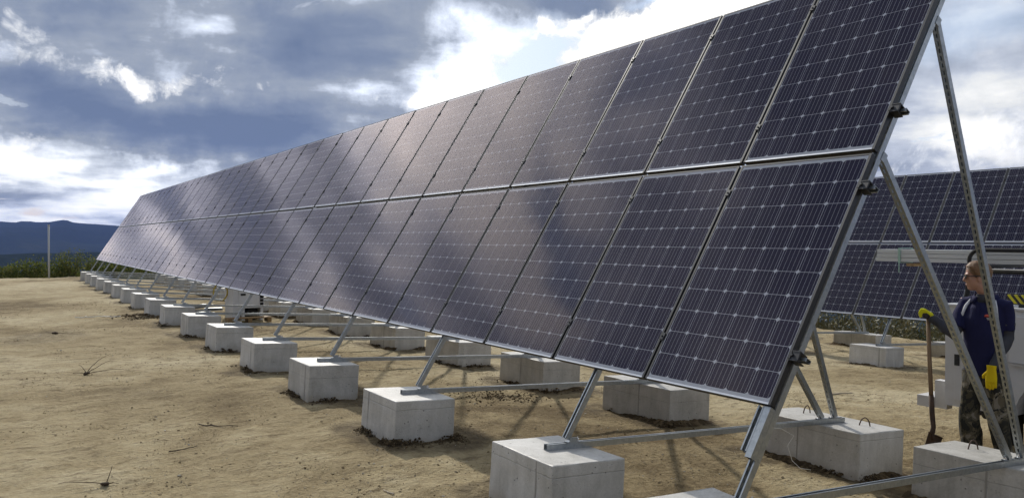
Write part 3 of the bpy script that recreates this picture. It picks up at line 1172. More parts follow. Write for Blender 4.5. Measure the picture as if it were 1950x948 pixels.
def scatter(name, P, S, m, flat=0.6, smooth_=False):
    iv, fi = ico()
    n = len(P)
    jit = 1 + 0.45 * (rng.random((n, len(iv), 1)) - 0.5) * 2
    sc = S[:, None, None] * (0.75 + 0.5 * rng.random((n, 1, 3))) * np.array([1, 1, flat])
    v = iv[None] * jit * sc
    a = rng.random(n) * 6.283
    ca, sa = np.cos(a)[:, None], np.sin(a)[:, None]
    vx, vy = v[..., 0] * ca - v[..., 1] * sa, v[..., 0] * sa + v[..., 1] * ca
    v = np.stack([vx, vy, v[..., 2]], -1) + P[:, None, :]
    f = (fi[None] + (np.arange(n) * len(iv))[:, None, None]).reshape(-1, 3)
    v = v.reshape(-1, 3)
    me = bpy.data.meshes.new(name)
    me.vertices.add(len(v))
    me.vertices.foreach_set('co', v.ravel())
    me.loops.add(f.size)
    me.loops.foreach_set('vertex_index', f.ravel())
    me.polygons.add(len(f))
    me.polygons.foreach_set('loop_start', np.arange(len(f)) * 3)
    me.polygons.foreach_set('loop_total', np.full(len(f), 3))
    me.polygons.foreach_set('use_smooth', np.full(len(f), smooth_))
    me.materials.append(m)
    me.update(calc_edges=True)
    o = link(name, me)
    tag(o, kind='stuff')
    return o


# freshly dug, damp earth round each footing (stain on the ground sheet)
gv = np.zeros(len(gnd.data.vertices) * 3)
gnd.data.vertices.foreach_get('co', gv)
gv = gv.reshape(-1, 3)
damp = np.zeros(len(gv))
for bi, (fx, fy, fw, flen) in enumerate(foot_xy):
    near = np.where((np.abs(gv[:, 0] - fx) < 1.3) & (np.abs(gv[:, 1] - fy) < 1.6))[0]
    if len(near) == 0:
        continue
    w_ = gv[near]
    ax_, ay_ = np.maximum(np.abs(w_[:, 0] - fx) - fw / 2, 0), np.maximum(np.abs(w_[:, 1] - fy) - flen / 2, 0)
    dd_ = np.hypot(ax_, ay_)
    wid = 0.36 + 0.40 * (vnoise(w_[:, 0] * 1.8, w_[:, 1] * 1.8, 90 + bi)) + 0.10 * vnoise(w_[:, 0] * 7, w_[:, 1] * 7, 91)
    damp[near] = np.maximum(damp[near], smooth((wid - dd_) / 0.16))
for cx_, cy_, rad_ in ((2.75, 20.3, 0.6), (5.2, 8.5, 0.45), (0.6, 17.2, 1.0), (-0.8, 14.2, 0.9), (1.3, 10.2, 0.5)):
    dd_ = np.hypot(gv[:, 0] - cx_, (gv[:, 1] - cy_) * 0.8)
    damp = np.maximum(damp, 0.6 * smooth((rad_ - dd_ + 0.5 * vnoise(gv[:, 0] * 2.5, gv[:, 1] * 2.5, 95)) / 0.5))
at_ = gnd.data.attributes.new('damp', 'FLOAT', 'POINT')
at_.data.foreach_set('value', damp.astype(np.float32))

# dry clods over the pad, denser near the viewer
n = 42000
r_ = 2.4 * np.exp(rng.random(n) * math.log(26 / 2.4))
a_ = np.radians(-4 + rng.random(n) * 74)
px_, py_ = r_ * np.sin(a_), r_ * np.cos(a_)
keep = (vnoise(px_ * 0.9, py_ * 0.9, 77) + 0.8 * vnoise(px_ * 3, py_ * 3, 78)) > 0.0
px_, py_ = px_[keep], py_[keep]
inside = np.zeros(len(px_), bool)
for fx, fy, fw, flen in foot_xy:
    inside |= (abs(px_ - fx) < fw / 2) & (abs(py_ - fy) < flen / 2)
px_, py_ = px_[~inside], py_[~inside]
S_ = 0.0018 + 0.009 * rng.random(len(px_)) ** 12 + 0.0004 * np.hypot(px_, py_)
scatter('gravel', np.stack([px_, py_, gz(px_, py_) + S_ * 0.2], -1), S_, M['clod'])

# damp dark soil banked unevenly against the footings
sb = MB()
for bi, (fx, fy, fw, flen) in enumerate(foot_xy):
    dist = math.hypot(fx, fy)
    if dist > 32:
        continue
    rear = flen > 1
    for side in (0, 1):
        n_ = int((flen if side == 0 else fw) / 0.03)
        prev = None
        for i in range(-2, n_ + 2):
            t = i / n_ - 0.5
            if side == 0:
                e = Vector((fx - fw / 2, fy + t * flen, 0)); out = Vector((-1, 0, 0))
            else:
                e = Vector((fx + t * fw, fy - flen / 2, 0)); out = Vector((0, -1, 0))
            am = mnoise.noise(Vector((e.x * 1.7 + bi * 5.1, e.y * 1.7, side * 9.0))) + (0.30 if rear else -0.02)
            am = max(0.0, min(1.0, am * 2.2)) * (0.85 + 0.3 * random.random())
            hgt, wid = 0.055 * am + 0.002, 0.03 + 0.10 * am
            row = []
            for k in range(5):
                q_ = e - out * 0.03 + out * (0.03 + wid) * (k / 4) + Vector((random.uniform(-.006, .006), random.uniform(-.006, .006), 0))
                row.append((q_.x, q_.y, gz1(q_.x, q_.y) - 0.012 + (hgt + 0.01) * (1 - (k / 4) ** 1.6) + random.uniform(-.005, .005) * (am > 0)))
            if prev:
                for k in range(4):
                    sb.add([prev[k], prev[k + 1], row[k + 1], row[k]], [(0, 1, 2, 3)])
            prev = row
tag(link('soil', sb.mesh('soil', M['soil'], True)), kind='stuff')
PP, SS = [], []
for fx, fy, fw, flen in foot_xy:
    dist = math.hypot(fx, fy)
    if dist > 30:
        continue
    cnt = int(1500 if dist < 10 else 600 if dist < 18 else 200)
    for _ in range(cnt):
        side = random.random()
        if side < 0.5:
            q = (fx - fw / 2 - abs(random.gauss(0, 0.055)), fy + random.uniform(-flen / 2 - .06, flen / 2))
        elif side < 0.9:
            q = (fx + random.uniform(-fw / 2 - .06, fw / 2 + .1), fy - flen / 2 - abs(random.gauss(0, 0.07)))
        else:
            q = (fx + fw / 2 + abs(random.gauss(0, 0.06)), fy + random.uniform(-flen / 2, flen / 2))
        d0 = min(abs(q[0] - fx + fw / 2), abs(q[1] - fy + flen / 2))
        s = (0.003 + 0.010 * random.random() ** 3.5) * (1.2 if d0 < 0.07 else 0.9) * (1 if dist < 10 else 1.4)
        amt = mnoise.noise(Vector((q[0] * 2.2, q[1] * 2.2, 3.0)))
        if amt < 0.02:
            continue
        PP.append((q[0], q[1], gz1(q[0], q[1]) + max(0, 0.05 - d0 * 0.5) * random.random() + s * 0.2))
        SS.append(s)
scatter('soil', np.array(PP), np.array(SS), M['soil'], 0.7)


def root_clump(name, x, y, label, arms, s, seed):
    r = random.Random(seed)
    z = gz1(x, y)
    mb = MB()
    for i in range(7):
        mb.ball((r.gauss(0, .03) * s, r.gauss(0, .03) * s, (0.03 + r.random() * 0.03) * s), (0.05 * s, 0.05 * s, 0.035 * s), nu=8, nv=5)
    for (ax, ay, az_, L) in arms:
        p = Vector((0, 0, 0.04 * s))
        dirv = Vector((ax, ay, az_)).normalized()
        pts = [p.copy()]
        for i in range(7):
            dirv = (dirv + Vector((r.gauss(0, .18), r.gauss(0, .18), -0.10 + r.gauss(0, .1)))).normalized()
            p = p + dirv * L * s / 7
            p.z = max(p.z, 0.008)
            pts.append(p.copy())
        mb.tube(pts, [0.008 * s * (1 - i / 8.5) + 0.0012 for i in range(8)], 5)
    o = link(name, mb.mesh(name, M['twig']), None, Matrix.Translation((x, y, z)))
    return tag(o, label, 'root')


root_clump('uprooted_root', 0.94, 12.05, 'spidery uprooted root lying on open dirt left of the array',
           [(-1, .2, .15, .75), (.6, .3, 1.5, .9), (.9, -.2, .9, .7), (1, .15, .12, 1.0), (-.4, .5, .9, .4)], 0.46, 5)
root_clump('uprooted_root', 0.634, 6.53, 'small dead root with one upright prong at the bottom left',
           [(-1, .25, .35, .95), (.15, .1, 1.6, .42), (.5, -.2, .2, .25)], 0.34, 9)
root_clump('uprooted_root', 0.84, 17.5, 'dark flat scrap of root on the dirt far left', [(1, .3, .1, .5), (-1, 0, .2, .4)], 0.6, 12)


def stick(x, y, ang, L, r, label, m, seed, name='stick'):
    q = random.Random(seed)
    pts = []
    for i in range(7):
        t = i / 6 - 0.5
        pts.append((t * L, q.gauss(0, .02) * L, r * 0.9 + abs(q.gauss(0, .012)) * L))
    o = link(name, MB().tube(pts, [r * (1 - 0.07 * i) for i in range(7)], 6).mesh(name, m, True), None,
             Matrix.Translation((x, y, gz1(x, y))) @ Matrix.Rotation(ang, 4, 'Z'))
    return tag(o, label, 'stick')


stick(2.30, 5.26, R(100), 0.13, 0.007, 'pale twig lying left of the nearest whole front footing', M['stick'], 3)
stick(9.93, 7.07, R(-15), 0.42, 0.016, 'bleached stick on the dirt between the arrays', M['stick'], 4)
stick(1.75, 8.05, R(-40), 0.40, 0.0055, 'thin brown stick pressed in the dirt left of the front footings', M['twig'], 6)
stick(1.30, 7.3, R(20), 0.26, 0.005, 'short brown stick on the dirt above the small root', M['twig'], 8)

tag(link('tie_wire', MB().tube([(5.30, 4.40, .262), (5.36, 4.36, .255), (5.44, 4.30, .20), (5.40, 4.33, .12), (5.42, 4.30, .0), (5.47, 4.26, -.06), (5.55, 4.22, -.075)], 0.0022, 5).mesh('tie_wire', M['tape'], True)), 'pale bent tie wire hanging off the base rail beside the end rafter', 'wire')
q = random.Random(4)
pts = []
for i in range(26):
    t = i / 25
    pts.append((1.40 + 0.90 * t, 20.86 - 0.36 * t + q.gauss(0, .03), 0))
pts = [(a, b, gz1(a, b) + 0.012 + abs(q.gauss(0, .006))) for a, b, _ in pts]
tag(link('string_line', MB().tube(pts, 0.010, 5).mesh('string_line', M['string'], True)), 'slack white string line lying across the dirt at mid left', 'string')
PP, SS = [], []
for i in range(220):
    x, y = 2.75 + random.gauss(0, .24), 20.3 + random.gauss(0, .35)
    s = random.uniform(.008, .03)
    PP.append((x, y, gz1(x, y) + s * 0.4 + max(0, .08 - .2 * math.hypot(x - 2.75, (y - 20.3)))))
    SS.append(s)
for i in range(420):
    x, y = 5.2 + random.gauss(0, .28), 8.5 + random.gauss(0, .3)
    s = random.uniform(.005, .014)
    PP.append((x, y, gz1(x, y) + s * 0.3))
    SS.append(s)
scatter('soil', np.array(PP), np.array(SS), M['soil'], 0.7)

# white marker pole at the far pad edge
pz = gz1(1.85, 43.2)
pm = MB()
pm.tube([(0, 0, -0.3), (0, 0, 2.42)], 0.042, 12)
po = empty('marker_pole', (1.85, 43.2, pz), 'thin white pole standing at the far pad edge on the left', 'pole')
link('shaft', pm.mesh('shaft', M['pole'], True), po, Matrix.Translation((1.85, 43.2, pz)))
link('cap', MB().tube([(0, 0, 2.421), (0, 0, 2.47)], 0.05, 12).mesh('cap', M['pole'], True), po, Matrix.Translation((1.85, 43.2, pz)))

# ------------------------------------------------------------------ brush


def brush(name, PX, PY, H, leaves, m, w=0.035):
    n = len(PX)
    base = np.stack([PX, PY, gz(PX, PY) - 0.05], -1)
    K = leaves
    b = np.repeat(base, K, 0)
    hh = np.repeat(H, K)
    N_ = n * K
    t = rng.random(N_) ** 0.75
    an = rng.random(N_) * 6.283
    spread = 0.10 + 0.30 * hh * t
    c = b + np.stack([np.cos(an) * spread * rng.random(N_), np.sin(an) * spread * rng.random(N_), hh * t], -1)
    L = (0.06 + 0.13 * rng.random(N_)) * (0.6 + 0.5 * hh)
    d = np.stack([np.cos(an) * 0.55 + 0.3 * rng.normal(size=N_), np.sin(an) * 0.55 + 0.3 * rng.normal(size=N_), 0.75 + 0.35 * rng.normal(size=N_)], -1)
    d /= np.linalg.norm(d, axis=1, keepdims=True)
    s = np.cross(d, rng.normal(size=(N_, 3)))
    s /= np.linalg.norm(s, axis=1, keepdims=True)
    ww = (w * (0.5 + rng.random(N_)))[:, None]
    tip = c + d * L[:, None]
    mid = c + d * L[:, None] * 0.5
    v = np.stack([c, mid + s * ww, tip, mid - s * ww], 1).reshape(-1, 3)
    # stems
    f = np.arange(N_ * 4).reshape(-1, 4)
    me = bpy.data.meshes.new(name)
    me.vertices.add(len(v))
    me.vertices.foreach_set('co', v.ravel())
    me.loops.add(f.size)
    me.loops.foreach_set('vertex_index', f.ravel())
    me.polygons.add(len(f))
    me.polygons.foreach_set('loop_start', np.arange(len(f)) * 4)
    me.polygons.foreach_set('loop_total', np.full(len(f), 4))
    me.materials.append(m)
    me.update(calc_edges=True)
    return me


n = 2600
bx = -16 + rng.random(n) * 40
by = 44.0 + 3.2 * rng.random(n) + 0.6 * vnoise(bx * 0.3, bx * 0, 2)
bh = 0.75 + 0.40 * rng.random(n) + 0.5 * vnoise(bx * 0.35, by * 0.35, 61)
bh = bh * np.interp(bx, [-16, -2.5, 0.2, 2.0, 9, 24], [.9, .6, .72, 1.0, 1.0, .9])
me = brush('brush', bx, by, np.clip(bh, .2, 1.6), 26, M['leaf'])
tag(link('brush', me), kind='stuff')
n = 3600
by = -14 + rng.random(n) * 62
bx = 20.8 + 5.0 * rng.random(n) + 0.8 * vnoise(by * 0.3, by * 0, 4)
bh = 0.28 + 0.40 * rng.random(n) + 0.7 * vnoise(bx * 0.3, by * 0.3, 63)
me = brush('brush', bx, by, np.clip(bh, .15, 1.7), 34, M['dryleaf'], 0.02)
tag(link('brush', me), kind='stuff')


def shrub(x, y, h, label, seed):
    r = random.Random(seed)
    z = gz1(x, y)
    o = empty('shrub', (x, y, z), label, 'shrub', 'shrubs at the pad edge')
    W = Matrix.Translation((x, y, z))
    mb = MB()
    tips = []
    for i in range(7):
        a = r.random() * 6.283
        p = Vector((0, 0, -0.05))
        dv = Vector((math.cos(a) * .5, math.sin(a) * .5, 1)).normalized()
        pts = [p.copy()]
        for s in range(5):
            dv = (dv + Vector((r.gauss(0, .2), r.gauss(0, .2), .12))).normalized()
            p = p + dv * h / 5.5
            pts.append(p.copy())
            if s > 0:
                tips.append(p.copy())
        mb.tube(pts, [0.018 * (1 - s / 6.5) for s in range(6)], 5)
    link('trunk', mb.mesh('trunk', M['bark']), o, W)
    lb = MB()
    for t in tips:
        for _ in range(26):
            c = t + Vector((r.gauss(0, .13), r.gauss(0, .13), r.gauss(0, .12)))
            d = Vector((r.gauss(0, 1), r.gauss(0, 1), r.gauss(.4, 1))).normalized() * r.uniform(.05, .11)
            s = d.cross(Vector((r.gauss(0, 1), r.gauss(0, 1), r.gauss(0, 1)))).normalized() * r.uniform(.015, .03)
            lb.add([c, c + d * .5 + s, c + d, c + d * .5 - s], [(0, 1, 2, 3)])
    link('crown', lb.mesh('crown', M['leaf']), o, W)


shrub(2.9, 44.6, 1.5, 'loose leafy shrub at the far pad edge, just right of the white pole', 1)
shrub(3.6, 45.0, 1.35, 'yellowish shrub between the white pole and the far end of the array', 2)
shrub(1.1, 44.8, 1.2, 'low shrub at the far pad edge, just left of the white pole', 3)

# ------------------------------------------------------------------ power cabinet, pallet, hose under the array
gx, gy = 4.55, 19.35
g0 = gz1(5.0, 19.4)
cab = empty('equipment_cabinet', (5.05, 19.6, g0), 'pale grey equipment cabinet on a skid under the far part of the array', 'cabinet')
mb = MB()
mb.box((gx, gy, g0 + 0.30), (gx + 0.72, gy + 0.80, g0 + 1.15))
link('body', mb.mesh('body', M['cabinet']), cab)
link('door', MB().box((gx + 0.13, gy - 0.022, g0 + 0.36), (gx + 0.60, gy - 0.002, g0 + 1.10)).mesh('door', M['cabinet']), cab)
dr = bpy.data.objects['door']
link('handle', MB().box((gx + 0.17, gy - 0.034, g0 + 0.60), (gx + 0.28, gy - 0.0225, g0 + 0.645)).mesh('handle', M['rubber']), dr)
vt = MB()
for i in range(9):
    vt.box((gx + 0.622, gy - 0.016, g0 + 0.36 + i * 0.082), (gx + 0.70, gy - 0.002, g0 + 0.42 + i * 0.082))
link('vent', vt.mesh('vent', M['rubber']), cab)
sk = MB()
sk.box((gx, gy - 0.01, g0 + 0.002), (gx + 0.07, gy + 0.80, g0 + 0.298)).box((gx + 0.20, gy + 0.02, g0 + 0.002), (gx + 0.27, gy + 0.80, g0 + 0.298))
sk.box((gx + 0.64, gy + 0.02, g0 + 0.002), (gx + 0.70, gy + 0.80, g0 + 0.298)).box((gx + 0.071, gy + 0.0, g0 + 0.18), (gx + 0.199, gy + 0.79, g0 + 0.297))
link('skid', sk.mesh('skid', M['cabinet']), cab)
link('motor', MB().box((gx + 0.30, gy + 0.15, g0 + 0.02), (gx + 0.60, gy + 0.6, g0 + 0.26)).tube([(gx + .45, gy + .1, g0 + .14), (gx + .45, gy + .62, g0 + .14)], .15, 12).mesh('motor', M['rubber']), cab)
px0, py0 = 4.30, 19.03
pz0 = gz1(4.9, 19.0)
pal = empty('timber_pallet', (px0 + .45, py0, pz0), 'low brown timber pallet lying in front of the grey cabinet', 'pallet')
for i in range(4):
    link('plank', MB().box((px0, py0 - 0.30 + i * .075, pz0 + .10), (px0 + 0.98, py0 - 0.30 + i * .075 + .068, pz0 + .122)).mesh('plank', M['pallet']), pal)
for i in range(3):
    link('bearer', MB().box((px0 + i * .44, py0 - 0.30, pz0 + .005), (px0 + i * .44 + .09, py0 - 0.01, pz0 + .099)).mesh('bearer', M['pallet']), pal)
hp = [(4.38 + 0.16 * math.cos(a), 19.85, g0 + 0.66 + 0.20 * math.sin(a)) for a in [(-70 + i * 25) * math.pi / 180 for i in range(12)]]
tag(link('yellow_hose', MB().tube(hp, 0.017, 8).mesh('yellow_hose', M['yellow'], True)), 'loop of yellow hose hanging at the left side of the grey cabinet', 'hose')
# strut offcuts heaped left of the cabinet
oc = empty('strut_offcuts', (4.35, 20.3, gz1(4.3, 20.3)), 'loose heap of short steel offcuts beside the grey cabinet', 'scrap metal')
for i in range(9):
    a = random.uniform(-.5, .5)
    L = random.uniform(.35, .7)
    p = Vector((3.95 + random.uniform(-.15, .35), 20.2 + random.uniform(-.3, .4), gz1(4.3, 20.3) + .03 + .036 * i))
    dv = Vector((math.cos(a), math.sin(a), random.uniform(-.08, .08))) * L / 2
    place_channel('offcut', p - dv, p + dv, (0, -1, random.uniform(-.2, .2)), oc)

# ------------------------------------------------------------------ service truck
TX0, TX1, TY0, TY1 = 8.0, 9.95, 4.50, 1.55        # body: side faces the camera, rear end points along +Y
tg = gz1(8.2, 3.6)
tr = empty('service_truck', (8.98, 1.6, tg), 'white utility service truck with overhead rack at the right edge', 'truck')


def box_part(name, lo, hi, m, parent, bev=0.0):
    me = MB().box(lo, hi).mesh(name, m)
    if bev:
        bm = bmesh.new()
        bm.from_mesh(me)
        bmesh.ops.bevel(bm, geom=bm.edges[:], offset=bev, segments=2, affect='EDGES', profile=0.6)
        bm.to_mesh(me)
        bm.free()
    return link(name, me, parent)


ZB, ZT = 0.14, 1.13
# side boxes with a wheel arch cut out of the outer skin
WY, WZ, WR = 3.36, 0.10, 0.40


def side_poly():
    pts = [(TY0, ZB), (TY0, ZT), (TY1, ZT), (TY1, ZB)]
    arc = [(WY + 0.49 * math.cos(a), max(ZB, WZ + 0.49 * math.sin(a))) for a in [math.pi * i / 14 for i in range(15)]]
    return pts + arc[::-1]


for nm, xa, xb in (('side_box', TX0, TX0 + 0.40), ('side_box', TX1 - 0.40, TX1)):
    T = Matrix(((0, 0, 1, 0), (1, 0, 0, 0), (0, 1, 0, 0), (0, 0, 0, 1)))
    link(nm, MB().prism(side_poly(), xa, xb, 0, T).mesh(nm, M['white']), tr)
    box_part('box_lid', (xa - 0.012, TY1, ZT + 0.001), (xb + 0.012, TY0 + 0.01, ZT + 0.024), M['white'], tr, 0.006)
box_part('bed_floor', (TX0 + 0.401, TY1, 0.50), (TX1 - 0.401, TY0 - 0.02, 0.60), M['white'], tr)
box_part('tailgate', (TX0 + 0.401, TY0 - 0.06, 0.601), (TX1 - 0.401, TY0 - 0.005, 1.0), M['white'], tr, 0.008)
dd = box_part('compartment_door', (TX0 - 0.018, 3.93, 0.20), (TX0 - 0.001, 4.40, 1.08), M['white'], tr, 0.006)
link('latch', MB().box((TX0 - 0.024, 4.345, 0.55), (TX0 - 0.0185, 4.395, 0.66)).box((TX0 - 0.030, 4.357, 0.585), (TX0 - 0.0245, 4.383, 0.625)).mesh('latch', M['dark']), dd)
d2 = box_part('compartment_door', (TX0 - 0.018, 2.92, 0.64), (TX0 - 0.001, 3.89, 1.08), M['white'], tr, 0.006)
link('latch', MB().box((TX0 - 0.030, 3.30, 0.74), (TX0 - 0.0185, 3.38, 0.84)).mesh('latch', M['dark']), d2)
box_part('compartment_door', (TX0 - 0.018, 1.60, 0.20), (TX0 - 0.001, 2.86, 1.08), M['white'], tr, 0.006)
box_part('trim_rail', (TX0 - 0.030, 1.6, 0.62), (TX0 - 0.0185, 3.88, 0.636), M['lip'], tr)
# rear step bumper
bp = MB().box((TX0 + 0.05, TY0 + 0.14, 0.075), (TX1 - 0.05, TY0 + 0.32, 0.185)).box((TX0 + 0.06, TY0 + 0.012, 0.08), (TX0 + 0.16, TY0 + 0.139, 0.36)).box(
    (TX1 - 0.16, TY0 + 0.012, 0.08), (TX1 - 0.06, TY0 + 0.139, 0.36))
link('bumper', bp.mesh('bumper', M['white']), tr)
link('tail_lamp', MB().box((TX0 + 0.10, TY0 + 0.001, 0.60), (TX0 + 0.22, TY0 + 0.03, 0.82)).mesh('tail_lamp', M['red']), tr)
link('chassis', MB().box((TX0 + 0.45, -1.9, 0.0), (TX0 + 0.60, TY0 - 0.1, 0.16)).box((TX1 - 0.60, -1.9, 0.0), (TX1 - 0.45, TY0 - 0.1, 0.16)).box(
    (TX0 + 0.5, TY0 - 0.72, -0.02), (TX1 - 0.5, TY0 - 0.5, 0.12)).mesh('chassis', M['dark']), tr)
link('mudflap', MB().box((TX0 + 0.06, WY + 0.56, -0.17), (TX0 + 0.34, WY + 0.575, 0.139)).mesh('mudflap', M['rubber']), tr)
link('exhaust_tip', MB().tube([(TX0 + 0.08, 4.15, 0.085), (TX0 + 0.4, 4.1, 0.085)], 0.035, 12).mesh('exhaust_tip', M['dark'], True), tr)
for (wx, wy) in ((TX0 + 0.06, WY), (TX1 - 0.32, WY), (TX0 + 0.06, -0.65), (TX1 - 0.32, -0.65)):
    wz = tg + WR - 0.005
    ty = MB()
    prof_t = [(WR - 0.11, 0.0), (WR - 0.02, 0.0), (WR, 0.03), (WR, 0.23), (WR - 0.02, 0.26), (WR - 0.11, 0.26)]
    nseg = 36
    vs, fs = [], []
    for i in range(nseg):
        an = 2 * math.pi * i / nseg
        for rr_, xx in prof_t:
            vs.append((wx + xx, wy + rr_ * math.cos(an), wz + rr_ * math.sin(an)))
    k = len(prof_t)
    for i in range(nseg):
        for j in range(k):
            fs.append((i * k + j, ((i + 1) % nseg) * k + j, ((i + 1) % nseg) * k + (j + 1) % k, i * k + (j + 1) % k))
    ty.add(vs, fs)
    w = link('wheel', ty.mesh('wheel', M['rubber'], True), tr)
    rm = MB().tube([(wx + 0.05, wy, wz), (wx + 0.21, wy, wz)], WR - 0.112, 28)
    for i in range(8):
        an = i * math.pi / 4
        rm.tube([(wx + 0.035, wy + 0.09 * math.cos(an), wz + 0.09 * math.sin(an)), (wx + 0.0499, wy + 0.09 * math.cos(an), wz + 0.09 * math.sin(an))], 0.012, 6)
    link('rim', rm.mesh('rim', M['chrome']), w)
# cab and bonnet
T = Matrix(((0, 0, 1, 0), (1, 0, 0, 0), (0, 1, 0, 0), (0, 0, 0, 1)))
cabp = [(1.45, 0.10), (1.45, 1.02), (1.36, 1.62), (0.35, 1.66), (-0.22, 1.12), (-1.62, 0.98), (-1.70, 0.35), (-1.66, 0.08), (-1.12, 0.08)]
arc = [(-0.65 + 0.47 * math.cos(a), max(0.08, 0.10 + 0.47 * math.sin(a))) for a in [math.pi - math.pi * i / 12 for i in range(13)]]
cabm = MB().prism(cabp + arc, TX0 + 0.02, TX1 - 0.02, 0, T).mesh('cab', M['white'])
bm = bmesh.new()
bm.from_mesh(cabm)
bmesh.ops.recalc_face_normals(bm, faces=bm.faces[:])
bm.to_mesh(cabm)
bm.free()
cb = link('cab', cabm, tr)
link('side_window', MB().prism([(1.30, 1.08), (1.24, 1.54), (0.42, 1.57), (-0.06, 1.13)], TX0 + 0.012, TX0 + 0.019, 0, T).mesh('side_window', M['window']), cb)
link('cab_door', MB().prism([(1.36, 0.22), (1.36, 1.03), (-0.06, 1.08), (-0.06, 0.22)], TX0 + 0.006, TX0 + 0.019, 0, T).mesh('cab_door', M['white']), cb)
for xx in (TX0 + 0.2, TX1 - 0.4):
    box_part('headlight', (xx, -1.72, 0.62), (xx + 0.2, -1.69, 0.78), M['chrome'], cb)
# overhead rack of black tube
rk = MB()
for xx in (TX0 + 0.22, TX1 - 0.22):
    rk.tube([(xx, TY0 - 0.10, ZT + 0.02), (xx, TY0 - 0.10, 1.50)], 0.022, 8)
    rk.tube([(xx, 2.9, ZT + 0.02), (xx, 2.9, 1.50)], 0.022, 8)
    rk.tube([(xx, 1.58, ZT + 0.02), (xx, 1.58, 1.50)], 0.022, 8)
    hoop = [(xx, 1.0, 1.69), (xx, TY0 - 0.22, 1.69)] + [(xx, TY0 - 0.22 + 0.105 * math.sin(a), 1.585 + 0.105 * math.cos(a)) for a in [math.pi * i / 10 for i in range(1, 10)]] + [(xx, TY0 - 0.22, 1.48), (xx, 1.0, 1.48)]
    rk.tube(hoop, 0.021, 8)
for yy in (TY0 - 0.10, 2.9, 1.58):
    rk.tube([(TX0 + 0.22, yy, 1.515), (TX1 - 0.22, yy, 1.515)], 0.02, 8)
link('rack', rk.mesh('rack', M['rubber'], True), tr)
link('side_rail', MB().tube([(TX0 + 0.10, TY0 - 0.3, 1.50), (TX0 + 0.10, 1.0, 1.50)], 0.014, 8).mesh('side_rail', M['dark'], True), tr)

# bundle of strut on the rack
bd = empty('strut_bundle', (8.55, 3.2, 1.53), 'bundle of long steel channels strapped on the truck rack', 'steel bundle')
for iz in range(3):
    for ix in range(5):
        x = 8.36 + ix * 0.044
        z = 1.5725 + iz * 0.0455
        yo = random.uniform(-.012, .012)
        place_channel('strut', (x, 5.48 + yo, z), (x, -0.4 + yo, z), (0, 0, 1) if iz % 2 else (0, 0, -1), bd, m='newgalv')
sp = MB()
sp.box((8.326, 5.19, 1.545), (8.334, 5.215, 1.695)).box((8.326, 5.19, 1.6952), (8.565, 5.215, 1.702)).box((8.566, 5.19, 1.545), (8.574, 5.215, 1.695)).box((8.326, 5.19, 1.536), (8.574, 5.215, 1.5445)).box((8.328, 5.20, 1.43), (8.333, 5.21, 1.535))
link('strap', sp.mesh('strap', M['strap']), bd)
link('dunnage', MB().box((8.33, 5.02, 1.505), (8.58, 5.12, 1.5355)).mesh('dunnage', M['pallet']), bd)
# striped barrier board lying on the box lid
hb = empty('barrier_board', (8.22, 3.2, ZT + 0.03), 'yellow and black striped board on top of the truck side box', 'barrier board')
link('board', MB().box((-0.02, -1.1, 0.0), (0.02, 0.78, 0.085)).mesh('board', M['stripe']), hb, Matrix.Translation((8.16, 3.2, ZT + 0.055)))
link('foot', MB().box((8.10, 3.80, ZT + 0.025), (8.22, 3.86, ZT + 0.054)).box((8.10, 2.4, ZT + 0.025), (8.22, 2.46, ZT + 0.054)).mesh('foot', M['dark']), hb)

# ------------------------------------------------------------------ the worker


def remesh(mb, name, m, voxel, smooth_it=2, noise_amt=0.0, nscale=10.0):
    me = mb.mesh('tmp_' + name, m)
    o = bpy.data.objects.new('tmp', me)
    COL.objects.link(o)
    md = o.modifiers.new('r', 'REMESH')
    md.mode = 'VOXEL'
    md.voxel_size = voxel
    if smooth_it:
        sm = o.modifiers.new('s', 'SMOOTH')
        sm.factor = 0.5
        sm.iterations = smooth_it
    dg = bpy.context.evaluated_depsgraph_get()
    out = bpy.data.meshes.new_from_object(o.evaluated_get(dg))
    bpy.data.objects.remove(o)
    bpy.data.meshes.remove(me)
    out.name = name
    if noise_amt:
        nrm = [v.normal.copy() for v in out.vertices]
        for v, n_ in zip(out.vertices, nrm):
            v.co += n_ * noise_amt * mnoise.noise(Vector((v.co.x * nscale, v.co.y * nscale, v.co.z * nscale * 0.6)))
    if not out.materials:
        out.materials.append(m)
    out.polygons.foreach_set('use_smooth', [True] * len(out.polygons))
    out.update()
    return out


PX0, PY0 = 7.33, 3.77
PG = gz1(PX0, PY0)
# local frame: +x = the way the chest faces (towards -X world), +y = his left, z up
WP = frame_mat((PX0, PY0, PG), (-1, -0.05, 0), (0.05, -1, 0), (0, 0, 1))
HS = 1.885 / 1.86


def L3(x, y, z):
    return Vector((x, y, z)) * HS


def limb(mb, pts, n=16):
    """pts: (centre, ru, rv) loft along a bent limb"""
    P = [Vector(p[0]) for p in pts]
    rings = []
    u = None
    for i, p in enumerate(P):
        t = (P[min(i + 1, len(P) - 1)] - P[max(i - 1, 0)]).normalized()
        ref = Vector((1, 0, 0)) if abs(t.x) < 0.8 else Vector((0, 0, 1))
        uu = (ref - t * ref.dot(t)).normalized() if u is None else (u - t * u.dot(t)).normalized()
        u = uu
        w = t.cross(uu)
        rings.append((p, uu * pts[i][1], w * pts[i][2]))
    mb.loft(rings, n)


def person_local(P):
    """world point -> person frame"""
    return WP.inverted() @ Vector(P)


